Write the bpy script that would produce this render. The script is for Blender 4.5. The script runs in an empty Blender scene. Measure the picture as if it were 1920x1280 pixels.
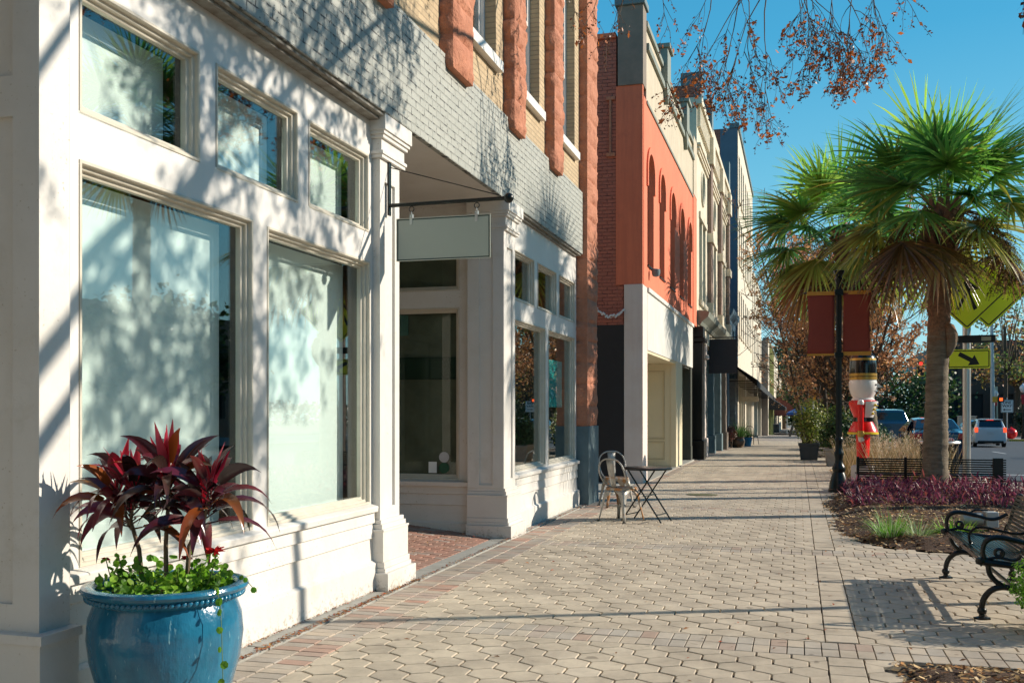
import bpy, bmesh, math, random
from math import sin, cos, pi, radians, atan2, sqrt
from mathutils import Vector, Matrix, noise
random.seed(7)
C = bpy.context.scene.collection
SC = bpy.context.scene
R = random.random
def U(a, b): return a + (b-a)*random.random()

# ------------------------------------------------------------ camera, light, exposure
SUN_AZ, SUN_EL = radians(23.6), radians(25.0)      # azimuth from +X towards +Y
PSI = math.atan2(536, 1867)
cam_d = bpy.data.cameras.new('camera'); cam = bpy.data.objects.new('camera', cam_d); C.objects.link(cam)
cam.location = (0, 0, 1.5); cam.rotation_euler = (pi/2, 0, PSI)
cam_d.sensor_width = 36; cam_d.lens = 36*1867/1920; cam_d.shift_y = 128/1920
cam_d.clip_start = .05; cam_d.clip_end = 3000
SC.camera = cam
w = bpy.data.worlds.new('World'); SC.world = w; w.use_nodes = True
nt = w.node_tree; nt.nodes.clear()
out = nt.nodes.new('ShaderNodeOutputWorld'); bg = nt.nodes.new('ShaderNodeBackground')
sky = nt.nodes.new('ShaderNodeTexSky'); sky.sky_type = 'NISHITA'; sky.sun_disc = False
sky.sun_elevation = SUN_EL; sky.sun_rotation = pi/2 - SUN_AZ
sky.air_density = 1.0; sky.dust_density = .6; sky.ozone_density = 3.0; sky.altitude = 0
tint = nt.nodes.new('ShaderNodeMix'); tint.data_type = 'RGBA'; tint.blend_type = 'MULTIPLY'
tint.inputs[0].default_value = 1; tint.inputs[7].default_value = (.62, 1.03, 1.0, 1)
tc = nt.nodes.new('ShaderNodeTexCoord'); sx = nt.nodes.new('ShaderNodeSeparateXYZ'); nt.links.new(tc.outputs['Generated'], sx.inputs[0])
rp = nt.nodes.new('ShaderNodeValToRGB'); nt.links.new(sx.outputs[2], rp.inputs[0])
for i, (p, c) in enumerate([(0,(.50,.72,.78)),(.06,(.36,.66,.76)),(.18,(.17,.52,.70)),(.34,(.045,.36,.62)),(.6,(.012,.20,.46)),(1,(.01,.12,.33))]):
    e = rp.color_ramp.elements[i] if i < 2 else rp.color_ramp.elements.new(p)
    e.position = p; e.color = (c[0]*10, c[1]*10, c[2]*10, 1)
mxs = nt.nodes.new('ShaderNodeMix'); mxs.data_type = 'RGBA'; mxs.inputs[0].default_value = .72
nt.links.new(sky.outputs[0], tint.inputs[6]); nt.links.new(tint.outputs[2], mxs.inputs[6]); nt.links.new(rp.outputs[0], mxs.inputs[7]); nt.links.new(mxs.outputs[2], bg.inputs[0])
bg.inputs[1].default_value = .10
nt.links.new(bg.outputs[0], out.inputs[0])
sd = bpy.data.lights.new('sun', 'SUN'); sd.energy = 5.0; sd.angle = radians(.53); sd.color = (1, .90, .765)
sun = bpy.data.objects.new('sun', sd); C.objects.link(sun)
sv = Vector((cos(SUN_EL)*cos(SUN_AZ), cos(SUN_EL)*sin(SUN_AZ), sin(SUN_EL)))
sun.rotation_euler = sv.to_track_quat('Z', 'Y').to_euler()
SC.view_settings.view_transform = 'Standard'; SC.view_settings.look = 'None'
SC.view_settings.exposure = .30; SC.view_settings.gamma = 1
try:
    SC.cycles.max_bounces = 7; SC.cycles.transparent_max_bounces = 12
except Exception: pass

def gz(y): return 0.0 if y < 27 else -(y-27)*.0105

# ------------------------------------------------------------ materials
def newmat(name):
    m = bpy.data.materials.new(name); m.use_nodes = True
    t = m.node_tree; b = t.nodes['Principled BSDF']
    return m, t, b
def N(t, ty, **k):
    n = t.nodes.new(ty)
    for a, v in k.items(): setattr(n, a, v)
    return n
def L(t, a, b): t.links.new(a, b)
def col(c): return (c[0], c[1], c[2], 1)
def mixc(t, fac, a, b, mode='MIX'):
    n = N(t, 'ShaderNodeMix', data_type='RGBA', blend_type=mode)
    for i, v in ((0, fac), (6, a), (7, b)):
        if hasattr(v, 'is_linked') or isinstance(v, bpy.types.NodeSocket): L(t, v, n.inputs[i])
        elif i == 0: n.inputs[0].default_value = v
        else: n.inputs[i].default_value = col(v)
    return n.outputs[2]
def noise_n(t, vec, scale, detail=4, rough=.6):
    n = N(t, 'ShaderNodeTexNoise'); n.inputs['Scale'].default_value = scale
    n.inputs['Detail'].default_value = detail; n.inputs['Roughness'].default_value = rough
    if vec is not None: L(t, vec, n.inputs['Vector'])
    return n
def ramp(t, src, p0, p1, c0=(0, 0, 0), c1=(1, 1, 1)):
    r = N(t, 'ShaderNodeValToRGB'); e = r.color_ramp.elements
    e[0].position = p0; e[1].position = p1; e[0].color = col(c0); e[1].color = col(c1)
    L(t, src, r.inputs[0]); return r.outputs[0]
def bumpn(t, h, dist, strength=1, prev=None):
    b = N(t, 'ShaderNodeBump'); b.inputs['Distance'].default_value = dist; b.inputs['Strength'].default_value = strength
    L(t, h, b.inputs['Height'])
    if prev is not None: L(t, prev, b.inputs['Normal'])
    return b.outputs[0]
def mat(name, c, rough=.6, c2=None, nscale=6, bump=.0, bscale=40, metal=0, spec=.5, dirt=0, dirtc=(.18, .13, .08), coat=0, streak=0):
    m, t, b = newmat(name)
    g = N(t, 'ShaderNodeTexCoord').outputs['Object']
    base = None
    if c2 is None: c2 = tuple(v*.86 for v in c)
    n = noise_n(t, g, nscale, 5, .65)
    base = mixc(t, ramp(t, n.outputs[0], .35, .68), c, c2)
    if streak:
        mp = N(t, 'ShaderNodeMapping'); mp.inputs['Scale'].default_value = (5, 5, .35); L(t, g, mp.inputs[0])
        base = mixc(t, ramp(t, noise_n(t, mp.outputs[0], 1.6, 6, .7).outputs[0], .45, .75), base, mixc(t, streak, base, dirtc))
    if dirt:
        n2 = noise_n(t, g, 2.3, 8, .75)
        base = mixc(t, ramp(t, n2.outputs[0], .56, .56+.4*(1-dirt)+.02), base, dirtc)
        n4 = noise_n(t, g, 55, 3, .5); n5 = noise_n(t, g, 1.7, 2, .5)
        mm = N(t, 'ShaderNodeMath', operation='MULTIPLY'); L(t, ramp(t, n4.outputs[0], .66, .69), mm.inputs[0]); L(t, ramp(t, n5.outputs[0], .45, .6), mm.inputs[1])
        base = mixc(t, mm.outputs[0], base, dirtc)
    L(t, base, b.inputs['Base Color'])
    b.inputs['Roughness'].default_value = rough; b.inputs['Metallic'].default_value = metal
    b.inputs['Specular IOR Level'].default_value = spec
    if coat: b.inputs['Coat Weight'].default_value = coat; b.inputs['Coat Roughness'].default_value = .05
    if bump:
        n3 = noise_n(t, g, bscale, 4, .6); L(t, bumpn(t, n3.outputs[0], bump), b.inputs['Normal'])
    return m
def plane_vec(t, ax):
    g = N(t, 'ShaderNodeNewGeometry').outputs['Position']
    s = N(t, 'ShaderNodeSeparateXYZ'); L(t, g, s.inputs[0]); c = N(t, 'ShaderNodeCombineXYZ')
    L(t, s.outputs[ax], c.inputs[0]); L(t, s.outputs[2], c.inputs[1])
    return c.outputs[0], g
def brick_mat(name, ax, c1, c2, mortar, bw=.21, bh=.072, ms=.007, bump=.006, rough=.85, pits=0, pitc=(.03, .03, .03), stain=.3, soft=.1, stainc=None):
    m, t, b = newmat(name); v, g = plane_vec(t, ax)
    # wobble the coordinates so courses are not ruler-straight
    wn = noise_n(t, g, 3, 2); wv = N(t, 'ShaderNodeVectorMath', operation='SCALE'); wv.inputs['Scale'].default_value = .012
    L(t, wn.outputs['Color'], wv.inputs[0]); av = N(t, 'ShaderNodeVectorMath', operation='ADD'); L(t, v, av.inputs[0]); L(t, wv.outputs[0], av.inputs[1])
    v = av.outputs[0]
    k = N(t, 'ShaderNodeTexBrick'); L(t, v, k.inputs['Vector'])
    k.inputs['Scale'].default_value = 1; k.inputs['Brick Width'].default_value = bw; k.inputs['Row Height'].default_value = bh
    k.inputs['Mortar Size'].default_value = ms; k.inputs['Mortar Smooth'].default_value = soft
    k.inputs['Color1'].default_value = col(c1); k.inputs['Color2'].default_value = col(c2); k.inputs['Mortar'].default_value = col(mortar)
    n = noise_n(t, g, 5, 6, .7); n2 = noise_n(t, g, 60, 4, .7)
    base = mixc(t, ramp(t, n.outputs[0], .4, .75), k.outputs['Color'], stainc or tuple(x*(1-stain) for x in c1))
    base = mixc(t, ramp(t, n2.outputs[0], .3, .8), base, mixc(t, .25, base, (.5, .45, .4)))
    if pits:
        n3 = noise_n(t, g, 14, 3, .5); pm = ramp(t, n3.outputs[0], .53, .58)
        mm = N(t, 'ShaderNodeMath', operation='MULTIPLY'); L(t, pm, mm.inputs[0]); L(t, k.outputs['Fac'], mm.inputs[1])
        m2 = N(t, 'ShaderNodeMath', operation='MULTIPLY'); L(t, mm.outputs[0], m2.inputs[0]); m2.inputs[1].default_value = pits
        n4 = noise_n(t, g, 23, 2, .5); pm4 = ramp(t, n4.outputs[0], .70, .73)
        m3 = N(t, 'ShaderNodeMath', operation='MAXIMUM'); L(t, m2.outputs[0], m3.inputs[0]); L(t, pm4, m3.inputs[1])
        base = mixc(t, m3.outputs[0], base, pitc)
    L(t, base, b.inputs['Base Color']); b.inputs['Roughness'].default_value = rough
    inv = N(t, 'ShaderNodeMath', operation='SUBTRACT'); inv.inputs[0].default_value = 1; L(t, k.outputs['Fac'], inv.inputs[1])
    bn = bumpn(t, inv.outputs[0], bump, 1); L(t, bumpn(t, n2.outputs[0], .004, 1, bn), b.inputs['Normal'])
    return m
def glass_mat(name, refl=.35, tintc=(.75, .85, .82)):
    m, t, b = newmat(name); t.nodes.remove(b); o = t.nodes['Material Output']
    tr = N(t, 'ShaderNodeBsdfTransparent'); tr.inputs[0].default_value = col(tintc)
    gl = N(t, 'ShaderNodeBsdfGlossy'); gl.inputs['Roughness'].default_value = .0; gl.inputs[0].default_value = (1, 1, 1, 1)
    n = noise_n(t, N(t, 'ShaderNodeTexCoord').outputs['Object'], 1.2, 1, .4); L(t, bumpn(t, n.outputs[0], .0004), gl.inputs['Normal'])
    lw = N(t, 'ShaderNodeLayerWeight'); pw = N(t, 'ShaderNodeMath', operation='POWER'); L(t, lw.outputs['Facing'], pw.inputs[0]); lw.inputs[0].default_value = .5; pw.inputs[1].default_value = 4
    ma = N(t, 'ShaderNodeMath', operation='MULTIPLY_ADD'); L(t, pw.outputs[0], ma.inputs[0]); ma.inputs[1].default_value = 1-refl; ma.inputs[2].default_value = refl
    mx = N(t, 'ShaderNodeMixShader'); L(t, ma.outputs[0], mx.inputs[0]); L(t, tr.outputs[0], mx.inputs[1]); L(t, gl.outputs[0], mx.inputs[2])
    L(t, mx.outputs[0], o.inputs[0]); return m
def leaf_mat(name, trans=.35, rough=.45, spec=.5, hue=.12):
    m, t, b = newmat(name); o = t.nodes['Material Output']
    a = N(t, 'ShaderNodeAttribute', attribute_name='Col')
    ri = N(t, 'ShaderNodeNewGeometry').outputs['Random Per Island']
    hs = N(t, 'ShaderNodeHueSaturation'); L(t, a.outputs[0], hs.inputs['Color'])
    mr = N(t, 'ShaderNodeMapRange'); L(t, ri, mr.inputs[0]); mr.inputs[3].default_value = 1-hue*2; mr.inputs[4].default_value = 1+hue*2
    L(t, mr.outputs[0], hs.inputs['Value'])
    L(t, hs.outputs[0], b.inputs['Base Color']); b.inputs['Roughness'].default_value = rough; b.inputs['Specular IOR Level'].default_value = spec
    tl = N(t, 'ShaderNodeBsdfTranslucent'); L(t, hs.outputs[0], tl.inputs[0])
    mx = N(t, 'ShaderNodeMixShader'); mx.inputs[0].default_value = trans; L(t, b.outputs[0], mx.inputs[1]); L(t, tl.outputs[0], mx.inputs[2])
    L(t, mx.outputs[0], o.inputs[0]); return m
def island_mat(name, c1, c2, c3=None, rough=.85, bump=.0015, bscale=120, c3at=.8):
    m, t, b = newmat(name); ge = N(t, 'ShaderNodeNewGeometry'); g = ge.outputs['Position']; ri = ge.outputs['Random Per Island']
    r = N(t, 'ShaderNodeValToRGB'); e = r.color_ramp.elements; e[0].color = col(c1); e[1].color = col(c2); e[1].position = c3at if c3 else 1
    if c3: x = r.color_ramp.elements.new(1); x.color = col(c3)
    L(t, ri, r.inputs[0])
    n = noise_n(t, g, 2.2, 6, .7); n2 = noise_n(t, g, bscale, 5, .75); n3 = noise_n(t, g, 14, 5, .7)
    base = mixc(t, ramp(t, n.outputs[0], .38, .7), r.outputs[0], mixc(t, .62, r.outputs[0], (.20, .16, .12)))
    base = mixc(t, ramp(t, n2.outputs[0], .35, .75), base, mixc(t, .3, base, (.5, .46, .4)))
    base = mixc(t, ramp(t, n3.outputs[0], .6, .78), base, mixc(t, .35, base, (.12, .10, .08)))
    n4 = noise_n(t, g, 7, 2, .4); base = mixc(t, ramp(t, n4.outputs[0], .70, .74), base, mixc(t, .5, base, (.10,.08,.06)))
    L(t, base, b.inputs['Base Color']); b.inputs['Roughness'].default_value = rough; b.inputs['Specular IOR Level'].default_value = .25
    L(t, bumpn(t, n2.outputs[0], bump), b.inputs['Normal']); return m

# ------------------------------------------------------------ mesh builder
class MB:
    def __init__(s): s.v = []; s.f = []; s.c = []; s.cur = None
    def add(s, vs, fs):
        o = len(s.v); s.v += [tuple(v) for v in vs]; s.f += [tuple(i+o for i in f) for f in fs]
        if s.cur is not None: s.c += [s.cur]*(len(s.v)-len(s.c))
    def addc(s, vs, fs, cs):
        o = len(s.v); s.v += [tuple(v) for v in vs]; s.f += [tuple(i+o for i in f) for f in fs]; s.c += list(cs)
    def box(s, x0, x1, y0, y1, z0, z1):
        s.add([(x0,y0,z0),(x1,y0,z0),(x1,y1,z0),(x0,y1,z0),(x0,y0,z1),(x1,y0,z1),(x1,y1,z1),(x0,y1,z1)],
              [(0,3,2,1),(4,5,6,7),(0,1,5,4),(1,2,6,5),(2,3,7,6),(3,0,4,7)])
    def obox(s, c, dx, dy, dz, ax, ay=None):          # oriented box: centre, sizes, x axis dir
        ax = Vector(ax).normalized(); up = Vector((0,0,1)) if ay is None else Vector(ay).normalized()
        yv = up.cross(ax).normalized(); zv = ax.cross(yv)
        vs = []
        for sz in (-1,1):
            for sx, sy in ((-1,-1),(1,-1),(1,1),(-1,1)):
                vs.append(Vector(c)+ax*sx*dx/2+yv*sy*dy/2+zv*sz*dz/2)
        s.add(vs, [(0,3,2,1),(4,5,6,7),(0,1,5,4),(1,2,6,5),(2,3,7,6),(3,0,4,7)])
    def prism(s, pts, y0, y1, axis='y'):               # outline (a,z) extruded along axis
        n = len(pts)
        def P(a, z, t): return (a, t, z) if axis == 'y' else ((t, a, z) if axis == 'x' else (a, z, t))
        s.add([P(a, z, y0) for a, z in pts]+[P(a, z, y1) for a, z in pts],
              [tuple(range(n)), tuple(range(2*n-1, n-1, -1))]+[(i, i+n, (i+1) % n+n, (i+1) % n) for i in range(n)])
    def tube(s, pts, rad, n=8, cap=True):
        pts = [Vector(p) for p in pts]; m = len(pts)
        if not hasattr(rad, '__len__'): rad = [rad]*m
        d0 = (pts[1]-pts[0]).normalized(); ref = Vector((0,0,1)) if abs(d0.z) < .9 else Vector((1,0,0))
        u = d0.cross(ref).normalized(); vs = []
        for i, p in enumerate(pts):
            d = (pts[min(i+1, m-1)]-pts[max(i-1, 0)])
            d = d.normalized() if d.length > 1e-9 else d0
            u = (u-d*u.dot(d))
            u = u.normalized() if u.length > 1e-6 else d.orthogonal().normalized()
            w_ = d.cross(u)
            for k in range(n):
                a = 2*pi*k/n; vs.append(p+(u*cos(a)+w_*sin(a))*rad[i])
        fs = [(i*n+k, i*n+(k+1) % n, (i+1)*n+(k+1) % n, (i+1)*n+k) for i in range(m-1) for k in range(n)]
        if cap and n > 2: fs += [tuple(range(n-1, -1, -1)), tuple((m-1)*n+k for k in range(n))]
        s.add(vs, fs)
    def lathe(s, prof, n=24, c=(0,0,0), cap=True, squash=1):
        vs = [(c[0]+r*cos(2*pi*k/n), c[1]+r*sin(2*pi*k/n)*squash, c[2]+z) for r, z in prof for k in range(n)]
        m = len(prof)
        fs = [(i*n+k, i*n+(k+1) % n, (i+1)*n+(k+1) % n, (i+1)*n+k) for i in range(m-1) for k in range(n)]
        if cap: fs += [tuple(range(n-1, -1, -1)), tuple((m-1)*n+k for k in range(n))]
        s.add(vs, fs)
    def wall(s, face, pos, th, a0, a1, z0, z1, holes=()):
        """wall with rectangular openings; th = depth into the building; closed mesh"""
        def P(a, z, d):
            return {'+x': (pos-d, a, z), '-x': (pos+d, a, z), '-y': (a, pos+d, z)}[face]
        A = sorted({a0, a1} | {h[0] for h in holes} | {h[1] for h in holes}); Z = sorted({z0, z1} | {h[2] for h in holes} | {h[3] for h in holes})
        A = [a for a in A if a0 <= a <= a1]; Z = [z for z in Z if z0 <= z <= z1]
        solid = {}
        for i in range(len(A)-1):
            for j in range(len(Z)-1):
                ca, cz = (A[i]+A[i+1])/2, (Z[j]+Z[j+1])/2
                solid[i, j] = not any(h[0] < ca < h[1] and h[2] < cz < h[3] for h in holes)
        idx = {}; vs = []; fs = []
        def V(i, j, d):
            if (i, j, d) not in idx: idx[i, j, d] = len(vs); vs.append(P(A[i], Z[j], th if d else 0))
            return idx[i, j, d]
        for (i, j), q in solid.items():
            if not q: continue
            for d in (0, 1): fs.append((V(i,j,d), V(i+1,j,d), V(i+1,j+1,d), V(i,j+1,d)))
            for (di, dj, e) in ((-1,0,((i,j),(i,j+1))), (1,0,((i+1,j),(i+1,j+1))), (0,-1,((i,j),(i+1,j))), (0,1,((i,j+1),(i+1,j+1)))):
                if not solid.get((i+di, j+dj), False):
                    (p, q2), (r, t) = e; fs.append((V(p,q2,0), V(r,t,0), V(r,t,1), V(p,q2,1)))
        s.add(vs, fs)
    def ring(s, face, pos, a0, a1, z0, z1, prof):
        """moulding swept round a rectangle: prof = (inset, depth)"""
        vs = []; 
        for i, d in prof:
            for a, z in ((a0+i, z0+i), (a1-i, z0+i), (a1-i, z1-i), (a0+i, z1-i)):
                vs.append({'+x': (pos-d, a, z), '-x': (pos+d, a, z), '-y': (a, pos+d, z)}[face])
        m = len(prof)
        s.add(vs, [(i*4+k, i*4+(k+1) % 4, (i+1)*4+(k+1) % 4, (i+1)*4+k) for i in range(m-1) for k in range(4)])
    def leaf(s, p, d, up, ln, wd, droop=.4, seg=4, fold=.25, c0=(.1,.2,.05), c1=None, tipw=0, power=1.0):
        """arching folded leaf blade: base p, direction d"""
        d = Vector(d).normalized(); up = Vector(up); side = d.cross(up)
        side = side.normalized() if side.length > 1e-5 else d.orthogonal().normalized()
        up = side.cross(d).normalized(); vs = []; cs = []; c1 = c1 or c0; q = Vector(p); st = ln/seg
        for i in range(seg+1):
            t = i/seg; hw = wd*.5*(sin(pi*min(1, (.12+.88*t)**power))*.95+.05*(1-t)) if not tipw else wd*.5*(1-t*(1-tipw))
            if i == seg: hw = .001
            cc = tuple(c0[k]*(1-t)+c1[k]*t for k in range(3))
            vs += [q-side*hw+up*hw*fold, q, q+side*hw+up*hw*fold]; cs += [cc]*3
            nd = (d - Vector((0,0,1))*droop*(t+.25)*st/ln*2.2).normalized(); d = nd
            up = side.cross(d).normalized(); q = q+d*st
        fs = []
        for i in range(seg):
            a = i*3; fs += [(a, a+1, a+4, a+3), (a+1, a+2, a+5, a+4)]
        s.addc(vs, fs, cs)
    def build(s, name, m, parent=None, smooth=False, bevel=0, recalc=True, merge=False):
        me = bpy.data.meshes.new(name); me.from_pydata(s.v, [], s.f)
        if s.c and len(s.c) == len(s.v):
            ca = me.color_attributes.new('Col', 'FLOAT_COLOR', 'POINT')
            flat = []
            for c in s.c: flat += [c[0], c[1], c[2], 1]
            ca.data.foreach_set('color', flat)
        if recalc:
            b = bmesh.new(); b.from_mesh(me)
            if merge: bmesh.ops.remove_doubles(b, verts=b.verts, dist=1e-5)
            bmesh.ops.recalc_face_normals(b, faces=b.faces); b.to_mesh(me); b.free()
        me.materials.append(m)
        if smooth: me.polygons.foreach_set('use_smooth', [True]*len(me.polygons))
        o = bpy.data.objects.new(name, me); C.objects.link(o)
        if smooth == 'auto':
            try: me.set_sharp_from_angle(angle=radians(35))
            except Exception: pass
        if parent is not None: o.parent = parent
        if bevel:
            bm_ = o.modifiers.new('bevel', 'BEVEL'); bm_.width = bevel; bm_.segments = 2; bm_.limit_method = 'ANGLE'; bm_.angle_limit = radians(40)
        return o
def tag(o, label=None, cat=None, group=None, kind=None):
    if label: o['label'] = label
    if cat: o['category'] = cat
    if group: o['group'] = group
    if kind: o['kind'] = kind
    return o
def thing(name, label, cat, loc=(0,0,0), rz=0, group=None):
    o = bpy.data.objects.new(name, None); C.objects.link(o); o.empty_display_size = .2
    o.location = loc; o.rotation_euler = (0, 0, rz); tag(o, label, cat, group); return o
def dup(root, loc, rz, label=None, group=None):
    def cp(o, par):
        c = o.copy(); C.objects.link(c)
        if par is not None: c.parent = par
        for ch in [x for x in C.objects if x.parent == o and x not in made]: made.add(c); cp(ch, c)
        return c
    made = set(); r = cp(root, None); r.location = loc; r.rotation_euler = (0, 0, rz)
    if label: r['label'] = label
    if group: r['group'] = group
    return r
def struct(o, kind='structure'): o['kind'] = kind; return o

# ------------------------------------------------------------ shared materials
M = {}
M['white'] = mat('white_painted_wood', (.735,.71,.665), .42, (.68,.655,.61), 3, .0012, 30)
def add_splash(m, c=(.26,.22,.16), top=.26):
    t = m.node_tree; b = t.nodes['Principled BSDF']; src = b.inputs['Base Color'].links[0].from_socket
    g = N(t, 'ShaderNodeNewGeometry').outputs['Position']; sp = N(t, 'ShaderNodeSeparateXYZ'); L(t, g, sp.inputs[0])
    mr = N(t, 'ShaderNodeMapRange'); L(t, sp.outputs[2], mr.inputs[0]); mr.inputs[1].default_value = 0; mr.inputs[2].default_value = top; mr.inputs[3].default_value = .17; mr.inputs[4].default_value = -.10
    n = noise_n(t, g, 26, 6, .75); ad = N(t, 'ShaderNodeMath', operation='ADD'); L(t, n.outputs[0], ad.inputs[0]); L(t, mr.outputs[0], ad.inputs[1])
    L(t, mixc(t, ramp(t, ad.outputs[0], .62, .72), src, mixc(t, .55, src, c)), b.inputs['Base Color'])
M['white2'] = mat('weathered_white_paint', (.72,.69,.64), .5, (.655,.62,.56), 2, .0015, 25, dirt=.18, dirtc=(.5,.45,.36))
add_splash(M['white2'])
M['trim'] = mat('tan_window_moulding', (.62,.57,.47), .45, (.55,.50,.40), 8, .0006, 60)
M['graybrick'] = brick_mat('gray_green_painted_brick', 1, (.365,.38,.335), (.41,.42,.37), (.30,.31,.275), bump=.012, pits=.85, stain=.12, soft=.35, rough=.6)
M['tanbrick'] = brick_mat('tan_brick', 1, (.60,.44,.25), (.50,.36,.20), (.34,.25,.15), bw=.2, bh=.062, ms=.006, bump=.006, stain=.3)
M['redbrickx'] = brick_mat('red_painted_brick', 0, (.50,.125,.065), (.43,.10,.055), (.30,.07,.04), bw=.21, bh=.075, ms=.009, bump=.012, soft=.3, pits=.6, pitc=(.07,.02,.015), stain=.25)
M['sand'] = mat('red_sandstone', (.54,.225,.13), .9, (.42,.16,.09), 5, .03, 16, dirt=.12, dirtc=(.30,.13,.08))
M['slate'] = mat('blue_gray_painted_stone', (.14,.20,.215), .7, (.10,.15,.165), 4, .004, 30)
M['glass'] = glass_mat('window_glass', .075, (.95,.99,.975))
M['glass2'] = glass_mat('dark_window_glass', .03, (.85,.92,.88))
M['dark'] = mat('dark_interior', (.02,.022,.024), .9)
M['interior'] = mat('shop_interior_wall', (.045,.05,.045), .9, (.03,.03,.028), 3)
M['shade'] = mat('pale_green_roller_shade', (.82,.85,.83), .9, (.77,.81,.79), 2, .0006, 200)
M['black'] = mat('black_cast_iron', (.005,.006,.006), .32, (.008,.009,.009), 12, .0008, 60, spec=.35)
M['blackgreen'] = mat('dark_green_black_enamel', (.005,.009,.008), .28, (.007,.012,.011), 10, .0005, 80, spec=.35)
M['wood'] = mat('orange_wood', (.42,.19,.06), .4, (.32,.13,.04), 12)
M['concrete'] = mat('concrete', (.40,.39,.35), .9, (.31,.30,.26), 6, .002, 90, dirt=.25, dirtc=(.20,.17,.12))
M['asphalt'] = mat('asphalt', (.055,.065,.075), .75, (.045,.052,.06), 2, .003, 140)
M['bark'] = mat('tree_bark', (.10,.07,.045), .9, (.06,.042,.03), 14, .01, 30)
M['leaf'] = leaf_mat('foliage')
M['palm'] = leaf_mat('palm_frond', .42, .25, .8, .2)
M['leafgloss'] = leaf_mat('glossy_maroon_leaf', .12, .22, .6, .12)
M['drygrass'] = leaf_mat('dry_grass', .3, .8, .2, .2)
# ------------------------------------------------------------ ground
def gsheet(name, m, xs, y0, y1, dz, step=6, edge=None):
    b = MB(); ys = []; y = y0
    while y < y1: ys.append(y); y += step if y < 120 else 40
    ys.append(y1); 
    if y0 < 27 < y1: ys = sorted(set(ys+[27]))
    for y in ys:
        a, c = edge(y) if edge else xs
        b.v += [(a, y, gz(y)+dz), (c, y, gz(y)+dz)]
    b.f = [(2*i, 2*i+1, 2*i+3, 2*i+2) for i in range(len(ys)-1)]
    return struct(b.build(name, m))
M['earth'] = mat('dry_lawn_and_soil', (.10,.11,.05), .95, (.13,.11,.06), .6)
gsheet('ground', M['earth'], (-400, 700), -60, 1400, -.32)
M['joint'] = mat('dark_joint_sand', (.05,.04,.028), .95, (.03,.025,.018), 20)
M['pave_far'] = mat('far_sidewalk', (.34,.29,.25), .9, (.28,.24,.2), 3)
# sidewalk outline at the street side
def kerbx(y):
    if y < 22.6: return 7.2
    if y < 23.4: return 7.2-(y-22.6)/.8*3.1
    if y < 28: return 4.1-(y-23.4)/4.6*.95
    return 3.15
b = MB(); ys = [-12,0,10,20,22.6,23.4,25,27,28,40,60,75,88]
for y in ys: b.v += [(-12, y, gz(y)-.022), (kerbx(y), y, gz(y)-.022)]
b.f = [(2*i, 2*i+1, 2*i+3, 2*i+2) for i in range(len(ys)-1)]
struct(b.build('sidewalk', M['joint']))
b = MB(); pts = [(7.2,-12),(7.2,22.6),(4.1,23.4),(3.15,28),(3.15,88)]
for (xa,ya),(xb,yb) in zip(pts, pts[1:]):
    seg = max(1, int((yb-ya)/8)) if yb-ya > 1 else 1
    for k in range(seg):
        p = [(xa+(xb-xa)*t, ya+(yb-ya)*t) for t in (k/seg, (k+1)/seg)]
        vs = []
        for (x, y) in p:
            vs += [(x, y, gz(y)+.003), (x+.16, y, gz(y)+.0), (x+.165, y, gz(y)-.30), (x, y, gz(y)-.30)]
        b.add(vs, [(0,1,5,4),(1,2,6,5),(2,3,7,6),(0,4,7,3),(3,2,1,0),(4,5,6,7)])
struct(b.build('kerb', M['concrete']))
gsheet('road', M['asphalt'], (2.9, 18.5), -60, 500, -.15)
gsheet('cross_street', M['asphalt'], (-80, 200), 86, 99, -.146)
gsheet('far_pavement', M['concrete'], (18.5, 30), -60, 85, -.02)
gsheet('far_sidewalk', M['pave_far'], (-12, 3.0), 99, 260, -.02)
M['lane'] = mat('road_paint', (.62,.63,.62), .6, (.45,.46,.46), 9)
b = MB()
def mark(x0,x1,y0,y1):
    b.add([(x0,y0,gz(y0)-.144),(x1,y0,gz(y0)-.144),(x1,y1,gz(y1)-.144),(x0,y1,gz(y1)-.144)], [(0,1,2,3)])
mark(4.9,6.2,27.75,28.0)
for k in range(10): mark(8.35,8.47,37+k*9,40+k*9)
for k in range(4): mark(5.2,5.3,34.2+k*7,39+k*7)
for k in range(6): mark(4+k*1.9,5+k*1.9,82,84.5)
struct(b.build('road_markings', M['lane']))

# pavers, each stone modelled
def clip(poly, x0, x1, y0, y1):
    for ax, lim, sg in ((0,x0,1),(0,x1,-1),(1,y0,1),(1,y1,-1)):
        o = []; n = len(poly)
        for i in range(n):
            p, q = poly[i], poly[(i+1) % n]; a, c = (p[ax]-lim)*sg, (q[ax]-lim)*sg
            if a >= 0: o.append(p)
            if (a >= 0) != (c >= 0):
                t = a/(a-c); o.append((p[0]+(q[0]-p[0])*t, p[1]+(q[1]-p[1])*t))
        poly = o
        if len(poly) < 3: return None
    return poly
def stone(mb, poly, gap=.0055, bev=.0035, tilt=.0014, lift=0):
    n = len(poly); cx = sum(p[0] for p in poly)/n; cy = sum(p[1] for p in poly)/n
    r = max(math.hypot(p[0]-cx, p[1]-cy) for p in poly)
    if r < .03: return
    k1 = 1-gap/r*1.3; k2 = 1-(gap+bev)/r*1.3; z0 = gz(cy)+lift+U(-tilt, tilt)
    tx, ty = U(-1,1)*tilt/r, U(-1,1)*tilt/r; vs = []
    for k, dz in ((k2, 0), (k1, -bev*.8), (k1, -.025)):
        for p in poly:
            x, y = (p[0]-cx)*k, (p[1]-cy)*k; vs.append((cx+x, cy+y, z0+dz+tx*x+ty*y))
    f = [tuple(range(n))]+[(i+j*n, (i+1) % n+j*n, (i+1) % n+(j+1)*n, i+(j+1)*n) for j in range(2) for i in range(n)]
    mb.add(vs, f)
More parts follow.
